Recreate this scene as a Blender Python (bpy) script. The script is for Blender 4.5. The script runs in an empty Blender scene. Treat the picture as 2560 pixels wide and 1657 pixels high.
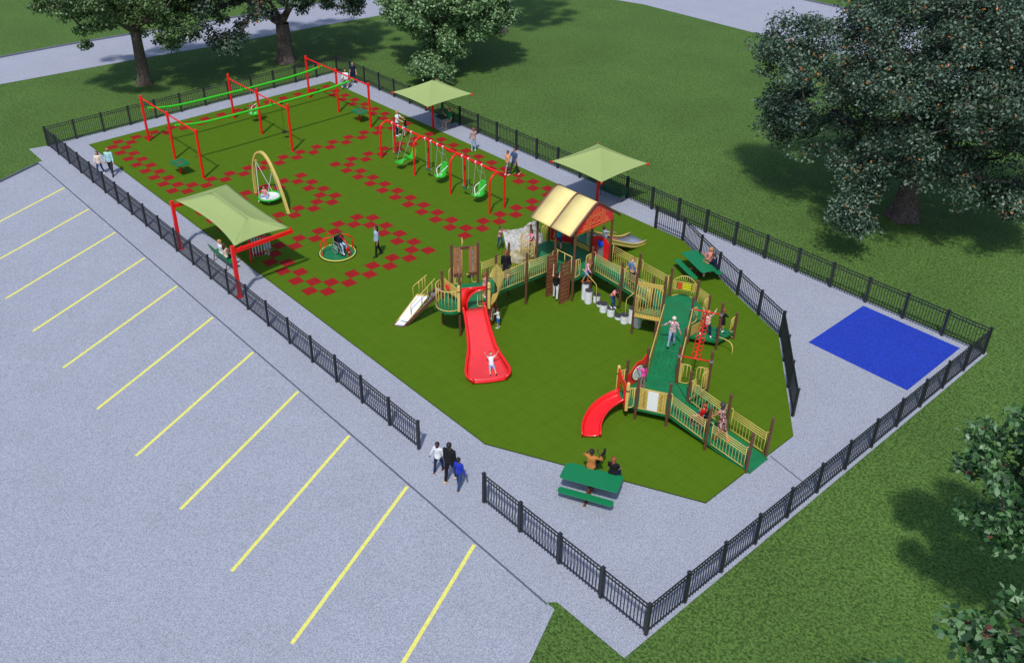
import bpy, math, random
import numpy as np
from mathutils import Vector, Matrix
random.seed(7); rng = np.random.default_rng(7)
C = bpy.context.scene.collection
R = math.radians; PI = math.pi
V = Vector

# ------------------------------------------------------------------ camera
W0, H0 = 2560.0, 1657.0
CP = V((58.665, -17.944, 23.374)); YAW, PIT, ROL, F = 2.4332, -0.5527, -0.0049, 2351.6
PX, PY = 1280 - 95.35, 828.5 - 93.8
fw = V((math.cos(YAW)*math.cos(PIT), math.sin(YAW)*math.cos(PIT), math.sin(PIT)))
rt0 = V((math.sin(YAW), -math.cos(YAW), 0)); up0 = rt0.cross(fw)
rt = rt0*math.cos(ROL)+up0*math.sin(ROL); up = up0*math.cos(ROL)-rt0*math.sin(ROL)
def at(x, y, z=0.0):
    "photo pixel -> point on the horizontal plane at height z"
    d = fw*F + rt*(x-PX) - up*(y-PY)
    return CP + d*((z-CP.z)/d.z)
cam = bpy.data.objects.new("Camera", bpy.data.cameras.new("Camera")); C.objects.link(cam)
cam.matrix_world = Matrix.Translation(CP) @ Matrix((rt, up, -fw)).transposed().to_4x4()
cam.data.sensor_width = 36; cam.data.lens = F/W0*36
cam.data.shift_x = (1280-PX)/W0; cam.data.shift_y = (PY-828.5)/W0
cam.data.clip_start = 0.1; cam.data.clip_end = 600
bpy.context.scene.camera = cam

# ------------------------------------------------------------------ light
w = bpy.data.worlds.new("World"); bpy.context.scene.world = w; w.use_nodes = True
nt = w.node_tree; sky = nt.nodes.new("ShaderNodeTexSky"); sky.sky_type = 'NISHITA'; sky.sun_disc = False
SD = V((1.12, -1.52, 3.0)).normalized()
sky.sun_elevation = math.asin(SD.z); sky.sun_rotation = math.atan2(SD.x, SD.y)
bg = nt.nodes['Background']; nt.links.new(sky.outputs[0], bg.inputs[0]); bg.inputs[1].default_value = 0.125
sun = bpy.data.objects.new("Sun", bpy.data.lights.new("Sun", 'SUN')); C.objects.link(sun)
sun.data.energy = 2.75; sun.data.angle = R(2.6); sun.data.color = (1, 0.965, 0.91)
sun.rotation_euler = SD.to_track_quat('Z', 'Y').to_euler(); sun.location = (20, 0, 40)
vs = bpy.context.scene.view_settings
vs.view_transform = 'Standard'; vs.look = 'None'; vs.gamma = 1; vs.exposure = 0.0

# ------------------------------------------------------------------ materials
def srgb(r, g, b):
    f = lambda c: ((c/255+0.055)/1.055)**2.4 if c > 10 else c/255/12.92
    return (f(r), f(g), f(b), 1)
MATS = {}
def mat(name, col, rough=0.5, var=0.0, scale=8.0, bump=0.0, bscale=60.0, metal=0.0, spec=0.5, col2=None, coat=0.0):
    if name in MATS: return MATS[name]
    m = bpy.data.materials.new(name); m.use_nodes = True; n = m.node_tree.nodes; l = m.node_tree.links
    b = n['Principled BSDF']; b.inputs['Roughness'].default_value = rough; b.inputs['Metallic'].default_value = metal
    b.inputs['Specular IOR Level'].default_value = spec; b.inputs['Base Color'].default_value = col
    if coat: b.inputs['Coat Weight'].default_value = coat; b.inputs['Coat Roughness'].default_value = 0.1
    tc = n.new('ShaderNodeTexCoord')
    if var or col2:
        no = n.new('ShaderNodeTexNoise'); no.inputs['Scale'].default_value = scale; no.inputs['Detail'].default_value = 4
        l.new(tc.outputs['Object'], no.inputs['Vector'])
        r = n.new('ShaderNodeValToRGB'); r.color_ramp.elements[0].position = 0.35; r.color_ramp.elements[1].position = 0.65
        c2 = col2 or tuple(min(1, c*(1+var)) for c in col[:3])+(1,)
        c1 = col if col2 else tuple(c*(1-var) for c in col[:3])+(1,)
        r.color_ramp.elements[0].color = c1; r.color_ramp.elements[1].color = c2
        l.new(no.outputs['Fac'], r.inputs['Fac']); l.new(r.outputs['Color'], b.inputs['Base Color'])
    if bump:
        n2 = n.new('ShaderNodeTexNoise'); n2.inputs['Scale'].default_value = bscale; l.new(tc.outputs['Object'], n2.inputs['Vector'])
        bp = n.new('ShaderNodeBump'); bp.inputs['Strength'].default_value = bump; bp.inputs['Distance'].default_value = 0.02
        l.new(n2.outputs['Fac'], bp.inputs['Height']); l.new(bp.outputs['Normal'], b.inputs['Normal'])
    MATS[name] = m; return m

def speckle(name, dark, light, s1=26.0, s2=1.2, rough=0.9, lo=0.36, hi=0.64, patch=0.10, bump=0.3, det=8, rgh=.8):
    "coarse speckled ground: fine noise between two colours, plus faint broad patches"
    m = bpy.data.materials.new(name); m.use_nodes = True; n = m.node_tree.nodes; l = m.node_tree.links
    b = n['Principled BSDF']; b.inputs['Roughness'].default_value = rough; b.inputs['Specular IOR Level'].default_value = 0.25
    tc = n.new('ShaderNodeTexCoord')
    a = n.new('ShaderNodeTexNoise'); a.inputs['Scale'].default_value = s1; a.inputs['Detail'].default_value = det; a.inputs['Roughness'].default_value = rgh
    c = n.new('ShaderNodeTexNoise'); c.inputs['Scale'].default_value = s2; c.inputs['Detail'].default_value = 3
    mpg = n.new('ShaderNodeMapping'); mpg.inputs['Location'].default_value = (.013, .007, .37/s1+.3)
    l.new(tc.outputs['Object'], mpg.inputs['Vector']); l.new(mpg.outputs[0], a.inputs['Vector']); l.new(mpg.outputs[0], c.inputs['Vector'])
    r = n.new('ShaderNodeValToRGB'); e = r.color_ramp.elements; e[0].position = lo; e[1].position = hi; e[0].color = dark; e[1].color = light
    l.new(a.outputs['Fac'], r.inputs['Fac'])
    mp = n.new('ShaderNodeMapRange'); mp.inputs[1].default_value = 0.3; mp.inputs[2].default_value = 0.7; mp.inputs[3].default_value = 1-patch; mp.inputs[4].default_value = 1+patch
    l.new(c.outputs['Fac'], mp.inputs[0])
    mx = n.new('ShaderNodeVectorMath'); mx.operation = 'SCALE'; l.new(r.outputs['Color'], mx.inputs[0]); l.new(mp.outputs[0], mx.inputs['Scale'])
    l.new(mx.outputs[0], b.inputs['Base Color'])
    bp = n.new('ShaderNodeBump'); bp.inputs['Strength'].default_value = bump; bp.inputs['Distance'].default_value = 0.03
    l.new(a.outputs['Fac'], bp.inputs['Height']); l.new(bp.outputs['Normal'], b.inputs['Normal'])
    MATS[name] = m; return m

def tile_mat(name, col, col2, line):
    "rubber tile with fine joint lines on the 0.61 m grid"
    m = mat(name, col, 0.8, scale=1.5, col2=col2, spec=0.2); n = m.node_tree.nodes; l = m.node_tree.links
    b = n['Principled BSDF']; src = b.inputs['Base Color'].links[0].from_socket
    tc = n.new('ShaderNodeTexCoord'); sp = n.new('ShaderNodeSeparateXYZ'); l.new(tc.outputs['Object'], sp.inputs[0])
    outs = []
    for ax, off in ((0, TX0), (1, TY0)):
        a = n.new('ShaderNodeMath'); a.operation = 'SUBTRACT'; l.new(sp.outputs[ax], a.inputs[0]); a.inputs[1].default_value = off-TP*200
        d = n.new('ShaderNodeMath'); d.operation = 'MODULO'; l.new(a.outputs[0], d.inputs[0]); d.inputs[1].default_value = TP
        g = n.new('ShaderNodeMath'); g.operation = 'LESS_THAN'; l.new(d.outputs[0], g.inputs[0]); g.inputs[1].default_value = 0.016
        outs.append(g.outputs[0])
    mx = n.new('ShaderNodeMath'); mx.operation = 'MAXIMUM'; l.new(outs[0], mx.inputs[0]); l.new(outs[1], mx.inputs[1])
    f = n.new('ShaderNodeMath'); f.operation = 'MULTIPLY'; l.new(mx.outputs[0], f.inputs[0]); f.inputs[1].default_value = 0.45
    mc = n.new('ShaderNodeMix'); mc.data_type = 'RGBA'; l.new(f.outputs[0], mc.inputs[0]); l.new(src, mc.inputs[6]); mc.inputs[7].default_value = line
    no = n.new('ShaderNodeTexNoise'); no.inputs['Scale'].default_value = 90; l.new(tc.outputs['Object'], no.inputs['Vector'])
    mr = n.new('ShaderNodeMapRange'); mr.inputs[3].default_value = 0.75; mr.inputs[4].default_value = 1.25; l.new(no.outputs['Fac'], mr.inputs[0])
    sc = n.new('ShaderNodeVectorMath'); sc.operation = 'SCALE'; l.new(mc.outputs[2], sc.inputs[0]); l.new(mr.outputs[0], sc.inputs['Scale'])
    l.new(sc.outputs[0], b.inputs['Base Color'])
    return m
TP = 0.6096; TX0 = 0.2218-TP/2; TY0 = 0.3443-TP/2

grass_m = speckle('grass', srgb(50, 78, 28), srgb(100, 132, 62), s1=10, s2=0.20, patch=0.10, lo=0.41, hi=0.59, bump=0.5, det=3, rgh=.95)
conc_m = speckle('concrete', srgb(136, 141, 155), srgb(186, 190, 204), s1=28, s2=0.5, patch=0.03, lo=0.40, hi=0.60, det=2, rgh=.9)
road_m = speckle('asphalt', srgb(118, 123, 138), srgb(200, 203, 218), s1=26, s2=0.3, patch=0.04, lo=.38, hi=.62)
kerb_m = speckle('kerb', srgb(88, 92, 106), srgb(128, 132, 148), s1=24, s2=0.6, patch=0.06)
blue_m = speckle('blue_rubber', srgb(10, 26, 110), srgb(52, 86, 224), s1=26, s2=0.5, patch=0.04)
green_t = tile_mat('green_tile', srgb(80, 112, 10), srgb(83, 115, 12), srgb(50, 76, 4))
red_t = tile_mat('red_tile', srgb(150, 28, 28), srgb(155, 31, 30), srgb(110, 20, 20))
turf_edge = mat('tile_edge', srgb(40, 55, 18), 0.9)
line_m = mat('road_paint', srgb(238, 233, 118), 0.7, var=0.10, scale=9)
red = mat('red_paint', (0.86, 0.012, 0.010, 1), 0.32, var=0.03, scale=3, spec=0.4)
redp = mat('red_plastic', (0.88, 0.014, 0.016, 1), 0.25, var=0.03, scale=3, spec=0.6, coat=0.3)
dkred = mat('dark_red_plastic', (0.62, 0.012, 0.016, 1), 0.35, var=0.05, scale=3)
brown = mat('brown_paint', srgb(108, 68, 56), 0.36, var=0.08, scale=5)
wood = mat('brown_plank', srgb(140, 84, 56), 0.6, var=0.22, scale=9, bump=0.1, bscale=30)
tan = mat('tan_paint', srgb(222, 193, 108), 0.4, var=0.04, scale=6)
tanp = mat('tan_panel', srgb(206, 176, 90), 0.5, var=0.06, scale=4)
roofm = mat('roof_cream', srgb(248, 226, 150), 0.75, var=0.05, scale=2)
deckm = mat('green_deck', srgb(24, 122, 74), 0.42, var=0.10, scale=1.6, bump=0.05, bscale=90)
deckd = mat('deck_marking', srgb(14, 88, 52), 0.5, var=0.1)
gplast = mat('green_plastic', srgb(50, 188, 50), 0.28, var=0.05, scale=4, spec=0.6)
gtube = mat('green_track', srgb(60, 200, 40), 0.3, var=0.04, scale=3)
seatg = mat('dark_green_seat', srgb(14, 96, 62), 0.45, var=0.08)
benchm = mat('bench_green', srgb(18, 128, 78), 0.4, var=0.12, scale=30, bump=0.3, bscale=120)
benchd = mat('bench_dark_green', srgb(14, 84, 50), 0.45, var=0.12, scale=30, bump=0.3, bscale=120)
fencem = mat('black_metal', srgb(40, 42, 48), 0.45, var=0.12, scale=10)
white = mat('white_paint', srgb(236, 238, 240), 0.4, var=0.03)
chain = mat('galvanised_chain', srgb(205, 212, 205), 0.35, metal=0.3, var=0.05)
steel = mat('steel_gray', srgb(150, 152, 162), 0.45, var=0.1, scale=6, metal=0.2)
slideg = mat('gray_slide_bed', srgb(150, 156, 176), 0.35, var=0.05)
blackr = mat('black_rubber', srgb(24, 24, 28), 0.6, var=0.1)
podtop = mat('dark_pod_top', srgb(60, 62, 68), 0.7, var=0.15, scale=30)
podside = mat('pod_side', srgb(242, 243, 246), 0.35, var=0.04)
chime_m = mat('chime_metal', srgb(190, 196, 204), 0.3, metal=0.6, var=0.05)
fabric = mat('shade_cloth', srgb(162, 180, 114), 0.85, var=0.04, scale=20, spec=0.2, bump=0.15, bscale=200)
yellow = mat('yellow_plastic', srgb(228, 224, 20), 0.35, var=0.04)
bluep = mat('blue_plastic', srgb(10, 70, 215), 0.3, var=0.04)
rock_m = speckle('climbing_rock', srgb(140, 138, 130), srgb(206, 205, 202), s1=7, s2=1.5, patch=0.06, lo=0.36, hi=0.54, bump=0.9)
bark = mat('bark', srgb(66, 56, 50), 0.9, scale=14, col2=srgb(118, 106, 98), bump=0.9, bscale=22, spec=0.1)
bark2 = mat('bark_dark', srgb(70, 60, 58), 0.9, scale=14, col2=srgb(122, 108, 104), bump=0.9, bscale=22, spec=0.1)
trans_blue = mat('mirror_blue', srgb(226, 230, 238), 0.2, var=0.02)

# ------------------------------------------------------------------ mesh builder
class MB:
    def __init__(s): s.v = []; s.f = []; s.mi = []; s.cur = 0
    def add(s, vs, fs):
        o = len(s.v); s.v += [tuple(p) for p in vs]; s.f += [tuple(i+o for i in f) for f in fs]; s.mi += [s.cur]*len(fs); return s
    def box(s, c, d, M=None):
        c = V(c); M = M or Matrix.Identity(3)
        P = [c + M @ V((x*d[0]/2, y*d[1]/2, z*d[2]/2)) for x in (-1, 1) for y in (-1, 1) for z in (-1, 1)]
        return s.add(P, [(0, 1, 3, 2), (4, 6, 7, 5), (0, 4, 5, 1), (2, 3, 7, 6), (0, 2, 6, 4), (1, 5, 7, 3)])
    def bar(s, a, b, w_, h, upv=(0, 0, 1)):
        "box beam from a to b, width w_ (sideways), height h"
        a = V(a); b = V(b); d = (b-a); L = d.length; d.normalize(); u = V(upv)
        if abs(d.dot(u)) > .99: u = V((1, 0, 0))
        x = d.cross(u).normalized(); u = x.cross(d)
        return s.box((a+b)/2, (w_, L, h), Matrix((x, d, u)).transposed())
    def tube(s, pts, r, n=8, caps=True, closed=False, flat=1.0):
        pts = [V(p) for p in pts]; m = len(pts); rs = r if isinstance(r, (list, tuple)) else [r]*m
        vs = []; prev = None
        for i, p in enumerate(pts):
            a = pts[(i-1) % m] if (i > 0 or closed) else p; b = pts[(i+1) % m] if (i < m-1 or closed) else p
            d = (b-a).normalized()
            if prev is None:
                u = V((0, 0, 1)) if abs(d.z) < .9 else V((1, 0, 0)); x = d.cross(u).normalized()
            else: x = (prev - d*prev.dot(d)).normalized()
            prev = x; y = d.cross(x)
            for k in range(n):
                t = 2*PI*k/n; vs.append(p + x*(math.cos(t)*rs[i]) + y*(math.sin(t)*rs[i]*flat))
        fs = []
        for i in range(m if closed else m-1):
            j = (i+1) % m
            for k in range(n):
                q = (k+1) % n; fs.append((i*n+k, i*n+q, j*n+q, j*n+k))
        if caps and not closed: fs += [tuple(range(n-1, -1, -1)), tuple((m-1)*n+k for k in range(n))]
        return s.add(vs, fs)
    def cyl(s, c, r, z0, z1, n=12, r2=None):
        return s.tube([(c[0], c[1], z0), (c[0], c[1], z1)], [r, r if r2 is None else r2], n)
    def lathe(s, c, prof, n=14, M=None):
        c = V(c); M = M or Matrix.Identity(3); vs = []
        for (r, z) in prof:
            for k in range(n):
                t = 2*PI*k/n; vs.append(c + M @ V((r*math.cos(t), r*math.sin(t), z)))
        m = len(prof); fs = [(i*n+k, i*n+(k+1) % n, (i+1)*n+(k+1) % n, (i+1)*n+k) for i in range(m-1) for k in range(n)]
        fs += [tuple(range(n-1, -1, -1)), tuple((m-1)*n+k for k in range(n))]
        return s.add(vs, fs)
    def ell(s, c, r, M=None, n=10, m=7):
        r = r if isinstance(r, (tuple, list)) else (r, r, r); c = V(c); M = M or Matrix.Identity(3); vs = []
        for i in range(m):
            ph = PI*(i+0.5)/m if False else PI*(i+.35)/(m-.3)
            for k in range(n):
                t = 2*PI*k/n; vs.append(c + M @ V((r[0]*math.sin(ph)*math.cos(t), r[1]*math.sin(ph)*math.sin(t), r[2]*math.cos(ph))))
        fs = [(i*n+k, (i+1)*n+k, (i+1)*n+(k+1) % n, i*n+(k+1) % n) for i in range(m-1) for k in range(n)]
        fs += [tuple(range(n)), tuple((m-1)*n+k for k in range(n-1, -1, -1))]
        return s.add(vs, fs)
    def slab(s, poly, z0, z1):
        "vertical prism over a plan polygon"
        n = len(poly); zs = lambda z, p: z(p[0], p[1]) if callable(z) else z
        vs = [(p[0], p[1], zs(z0, p)) for p in poly]+[(p[0], p[1], zs(z1, p)) for p in poly]
        return s.add(vs, [tuple(range(n-1, -1, -1)), tuple(range(n, 2*n))]+[(i, (i+1) % n, n+(i+1) % n, n+i) for i in range(n)])
    def panel(s, o, ux, uy, poly, th, holes=None):
        "flat plate: 2-D polygon (u,v) in the plane o+ux*u+uy*v, thickness th along the normal"
        o = V(o); ux = V(ux).normalized(); uy = V(uy).normalized(); nn = ux.cross(uy).normalized()*(th/2); n = len(poly)
        P = [o+ux*a+uy*b for a, b in poly]; vs = [p-nn for p in P]+[p+nn for p in P]
        return s.add(vs, [tuple(range(n-1, -1, -1)), tuple(range(n, 2*n))]+[(i, (i+1) % n, n+(i+1) % n, n+i) for i in range(n)])
    def strip(s, A, B, closed=False):
        n = len(A); o = list(A)+list(B)
        return s.add(o, [(i, i+1, n+i+1, n+i) for i in range(n-1)])
    def build(s, name, m, parent=None, off=(0, 0, 0), smooth=False):
        me = bpy.data.meshes.new(name); off = V(off)
        me.from_pydata([tuple(V(p)-off) for p in s.v], [], s.f)
        ms = m if isinstance(m, (list, tuple)) else [m]
        for q in ms: me.materials.append(q)
        if len(ms) > 1: me.polygons.foreach_set('material_index', s.mi)
        if smooth: me.polygons.foreach_set('use_smooth', [True]*len(me.polygons))
        me.update(); o = bpy.data.objects.new(name, me); C.objects.link(o)
        if smooth and smooth != 'all':
            try: me.set_sharp_from_angle(angle=R(42))
            except Exception: pass
        if parent is not None: o.parent = parent
        return o

def tag(o, label=None, cat=None, group=None, kind=None):
    if label: o['label'] = label
    if cat: o['category'] = cat
    if group: o['group'] = group
    if kind: o['kind'] = kind
    return o
def empty(name, loc=(0, 0, 0), rz=0.0, label=None, cat=None, group=None):
    o = bpy.data.objects.new(name, None); C.objects.link(o); o.location = loc; o.rotation_euler = (0, 0, rz)
    o.empty_display_size = 0.2
    return tag(o, label, cat, group)
def copy_tree(o, parent=None):
    c = o.copy(); C.objects.link(c)
    if parent is not None: c.parent = parent
    for ch in list(o.children): copy_tree(ch, c)
    return c
def arc(c, r, a0, a1, n, ux=(1, 0, 0), uy=(0, 1, 0), ry=None):
    c = V(c); ux = V(ux); uy = V(uy); ry = r if ry is None else ry
    return [c+ux*(r*math.cos(R(a0+(a1-a0)*i/n)))+uy*(ry*math.sin(R(a0+(a1-a0)*i/n))) for i in range(n+1)]
def rail_path(pts, r=0.12, k=4):
    "polyline with rounded corners"
    pts = [V(p) for p in pts]; out = [pts[0]]
    for a, b, c in zip(pts, pts[1:], pts[2:]):
        d1 = (a-b); d2 = (c-b); rr = min(r, d1.length/2, d2.length/2); p = b+d1.normalized()*rr; q = b+d2.normalized()*rr
        for i in range(k+1):
            t = i/k; out.append(p*(1-t)**2+b*(2*t*(1-t))+q*t*t)
    out.append(pts[-1]); return out

# ================================================================== THE SETTING
def sheet(name, poly, z, m, th=None):
    b = MB()
    if th: b.slab(poly, z-th, z)
    else: b.add([(p[0], p[1], z) for p in poly], [tuple(range(len(poly)))])
    return tag(b.build(name, m), kind='structure')
LD_ = V((0.42, -0.908, 0))                     # direction of the two ends of the parking lot
LL0 = V((0.6, -3.43, 0)); LR0 = V((45.15, -3.43, 0)); LL1 = LL0+LD_*220; LR1 = LR0+LD_*220
sheet('ground_grass', [(-220, 260), (220, 260), (240, -203), (LR1.x+.28, LR1.y), (LR0.x+.28, LR0.y), (LL0.x, LL0.y), (LL1.x, LL1.y), (-220, -203)], -0.02, grass_m)
sheet('parking_lot', [LL0+V((-.2, .2, 0)), LR0+V((.3, .2, 0)), LR1+V((.3, 0, 0)), LL1+V((-.2, 0, 0))], -0.12, conc_m)
walk = [(-1.9, -3.12), (-1.67, -2.12), (-1.67, 20.12), (48.0, 20.12), (48.02, -3.13), (45.3, -3.17), (45.1, -3.43), (0.6, -3.43), (0.57, -3.14)]
sheet('walkway', walk, 0.0, conc_m, 0.15)
k = MB(); k.add([(0.6, -3.434, -.12), (45.1, -3.434, -.12), (45.1, -3.434, -.004), (0.6, -3.434, -.004)], [(0, 1, 2, 3)])
k.slab([(0.6, -3.43), (0.52, -3.38), (0.52+LD_.x*200, -3.38+LD_.y*200), (.62+LD_.x*200, -3.43+LD_.y*200)], -.13, .006)
tag(k.build('kerb', kerb_m), kind='structure')
k = MB(); k.slab([LR0+V((0.0, .0, 0)), LR0+V((.3, .0, 0)), LR1+V((.3, 0, 0)), LR1], -.14, -.006)
tag(k.build('kerb', conc_m), kind='structure')
inner = [(-17, -70), (-15.9, -.5), (-14.9, 9.5), (-13.8, 17), (-13.1, 25.8), (-12.2, 32.8), (-10.4, 40), (-7.3, 46.5), (-4.5, 50), (-1.76, 51.9), (1.16, 52.6), (6, 52.6), (200, 52.4)]
outer = [(200, 65.2), (12, 65.2), (3, 65), (-6, 62.5), (-14, 54), (-18, 42), (-19.6, 30), (-20.7, 19.5), (-21.0, 17.3), (-21.7, 12), (-22.3, 6.9), (-22.5, 1.6), (-24, -10), (-29, -70)]
sheet('road', inner+outer, -0.012, road_m)
kb = MB(); ol = [V((x, y, 0)) for x, y in outer]
for a, b in zip(ol, ol[1:]): kb.bar(a+V((0, 0, .03)), b+V((0, 0, .03)), .16, .16)
tag(kb.build('kerb', kerb_m), kind='structure')
# painted stripes of the parking bays
ends = [(151, 432), (208, 481), (270, 535), (338, 594), (413, 658), (497, 731), (590, 811), (695, 902), (814, 1005), (950, 1121), (1106, 1254)]
sp = MB()
for i, e in enumerate(ends):
    a = at(e[0]*1.0761, e[1]*1.0761, -.12)
    b = a+V((3.02, -6.62, 0)); a = V((5.066+3.67*i, -3.50, -.116))+V((.0, 0, 0)); b = a+V((3.07, -6.65, 0))
    d = (b-a).normalized(); s_ = V((-d.y, d.x, 0))*.065
    sp.add([a-s_, a+s_, b+s_, b-s_], [(0, 1, 2, 3)])
tag(sp.build('bay_marking', line_m), kind='structure')
jn = MB(); jn.add([(45.72, 7.50, .004), (47.9, 7.06, .004), (47.9, 7.12, .004), (45.72, 7.56, .004)], [(0, 1, 2, 3)]); tag(jn.build('walkway_joint', kerb_m), kind='structure')
# rubber tiles of the playground, red ones laid in bands
TURF = [(0, 0), (38.32, 0), (45.68, 3.74), (45.66, 6.1), (45.64, 9.13), (41.39, 14.5), (38.02, 15.96), (34.11, 17.78), (33.1, 18.288), (0, 18.288)]
cells = set()
def band(x0, x1, y0, y1):
    for i in range(x0, x1+1):
        for j in (y0, y1-1):
            if (j % 2 == 0) == (i % 2 == 1): cells.add((i, j))
            if (j+1) % 2 == 0 and i % 2 == 1: cells.add((i, j+1))
            if (j+1) % 2 == 1 and i % 2 == 0: cells.add((i, j+1))
    for j in range(y0, y1+1):
        for i in (x0, x1-1):
            for ii in (i, i+1):
                if (j % 2 == 0) == (ii % 2 == 1): cells.add((ii, j))
def zone(x0, x1, y0, y1, rt_odd=0):
    "two tile wide chequer band round a rectangle"
    for i in range(x0, x1+1):
        for j in range(y0, y1+1):
            if i in (x0, x0+1, x1-1, x1) or j in (y0, y0+1, y1-1, y1):
                if (i+j) % 2 == 1: cells.add((i, j))
zone(1, 17, 1, 28)
zone(21, 41, 16, 28); zone(21, 28, 1, 12); zone(32, 41, 1, 12)
cells = {c for c in cells if not ((c[0] in (2,) and c[1] % 2 == 0) or (c[0] == 1 and c[1] % 2 == 1))}

t = MB(); t.slab(TURF, -.01, .05); n = len(t.f)
t.cur = 1
for (i, j) in sorted(cells):
    x = TX0+i*TP; y = TY0+j*TP; z = .054
    t.add([(x, y, z), (x+TP, y, z), (x+TP, y+TP, z), (x, y+TP, z)], [(0, 1, 2, 3)])
t.mi[0] = 0
o = t.build('playground_surface', [green_t, red_t, turf_edge]); tag(o, kind='structure')
for p in o.data.polygons[2:n]: p.material_index = 2
TZ = .05
sheet('blue_mat', [(42.52, 15.07), (42.52, 19.6), (47.05, 19.6), (47.05, 15.07)], .006, blue_m)

# ================================================================== FENCES
FH = 1.32
def fence_run(name, pts, label, flip=False, ends=(True, True)):
    root = empty(name, (pts[0][0], pts[0][1], 0), 0, label, 'fence', 'black picket fence runs round the playground')
    off = root.location
    P = [V((x, y, 0)) for x, y in pts]
    for i, p in enumerate(P):
        if (i == 0 and not ends[0]) or (i == len(P)-1 and not ends[1]): continue
        b = MB(); b.box((p.x, p.y, FH/2), (.10, .10, FH)).box((p.x, p.y, FH+.012), (.13, .13, .024))
        b.add([(p.x-.05, p.y-.05, FH+.024), (p.x+.05, p.y-.05, FH+.024), (p.x+.05, p.y+.05, FH+.024), (p.x-.05, p.y+.05, FH+.024), (p.x, p.y, FH+.05)], [(0, 1, 4), (1, 2, 4), (2, 3, 4), (3, 0, 4)])
        b.build('post', fencem, root, off)
    for a, b_ in zip(P, P[1:]):
        d = (b_-a); L = d.length; d.normalize(); b = MB(); A = a+d*.045; B = b_-d*.045
        for h in (1.27, 1.12, .17): b.bar(A+V((0, 0, h)), B+V((0, 0, h)), .036, .036)
        n = 13
        for k in range(n):
            q = A.lerp(B, (k+.5)/n); b.bar(q+V((0, 0, .05)), q+V((0, 0, 1.26)), .023, .023, upv=d)
        b.build('panel', fencem, root, off)
    return root
FX0, FX1, FY0, FY1 = -1.537, 47.9, -2.035, 19.93
lp = [(FX0+1.83*i, FY0) for i in range(22)]
fence_run('picket_fence', lp, 'long black picket fence along the parking lot kerb, ends at the walk-in gap')
fence_run('picket_fence', [(40.58+1.83*i, FY0) for i in range(5)], 'short black picket fence between the walk-in gap and the nearest corner')
fence_run('picket_fence', [(FX1, FY0+21.965/12*i) for i in range(13)], 'black picket fence along the grass beside the blue mat, running to the nearest corner', ends=(False, True))
fence_run('picket_fence', [(FX0+(FX1-FX0)/27*i, FY1) for i in range(28)], 'longest black picket fence, behind the two square canopies and the benches', ends=(True, False))
fence_run('picket_fence', [(FX0, FY0+21.965/12*i) for i in range(13)], 'black picket fence at the far end behind the green zip tracks', ends=(False, False))
fence_run('picket_fence', [(31.22, 18.29), (33.07, 18.29), (34.79, 17.46), (36.46, 16.71), (38.13, 15.98), (39.81, 15.24), (41.47, 14.5), (42.63, 13.06), (43.78, 11.61), (44.94, 10.16)],
          'bent black picket fence standing on the edge of the green tiles behind the picnic table')

# ================================================================== BENCHES, TABLES
def park_bench(loc, rz, label, m):
    root = empty('park_bench', loc, rz, label, 'bench', 'green park benches beside the fence')
    L = 1.8
    b = MB()
    for y in (-.0, .1, .2, .3): b.box((0, y+.02, .45), (L, .085, .03))
    b.box((0, .37, .435), (L, .02, .06)); b.build('seat', m, root)
    b = MB()
    for i in range(4): b.box((0, -.08-.035*i, .56+.1*i), (L, .03, .088), Matrix.Rotation(R(12), 3, 'X'))
    b.build('backrest', m, root)
    for s in (-.65, .65):
        b = MB(); b.tube([(s, .3, 0), (s, .3, .42), (s, -.04, .43), (s, -.19, .92)], .026, 7); b.tube([(s, -.04, .43), (s, -.12, 0)], .026, 7)
        b.build('leg', brown, root)
    return root
park_bench((19.55, -1.0+.05, 0), 0, 'green bench under the long canopy by the parking fence, couple seated on it', benchm)
park_bench((12.45, 19.42, 0), PI, 'green bench under the farther square canopy, a person in green sitting on it', benchd)
park_bench((27.2, 19.4, 0), PI, 'empty green bench in the shade of the nearer square canopy', benchd)

def picnic_table(loc, rz, label):
    root = empty('picnic_table', loc, rz, label, 'picnic table', 'green picnic tables')
    def plate(L, Wd, y, z, nm):
        b = MB(); r = .09; pts = []
        for cx_, cy_, a0 in ((L/2-r, Wd/2-r, 0), (-L/2+r, Wd/2-r, 90), (-L/2+r, -Wd/2+r, 180), (L/2-r, -Wd/2+r, 270)):
            pts += [(cx_+r*math.cos(R(a0+a)), y+cy_+r*math.sin(R(a0+a))) for a in (0, 22.5, 45, 67.5, 90)]
        b.slab(pts, z-.03, z); b.tube([(p[0], p[1], z-.012) for p in pts], .018, 6, closed=True)
        return b.build(nm, benchm, root)
    plate(2.05, .8, 0, .76, 'tabletop')
    for s in (-1, 1): plate(1.95, .27, s*.66, .46, 'seat')
    b = MB(); b.box((0, 0, .37), (.1, .1, .74)).bar((0, -.62, .40), (0, .62, .40), .07, .06).bar((0, -.7, .03), (0, .7, .03), .09, .05)
    b.bar((-.7, 0, .70), (.7, 0, .70), .05, .05)
    b.build('pedestal', brown, root)
    return root
picnic_table((35.75, 16.02, TZ), R(-24), 'green picnic table on the tiles by the bent fence, two people at its fence side')
picnic_table((42.71, 1.06, 0.0), R(27), 'green picnic table half on the concrete walk, nearest table')

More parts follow.
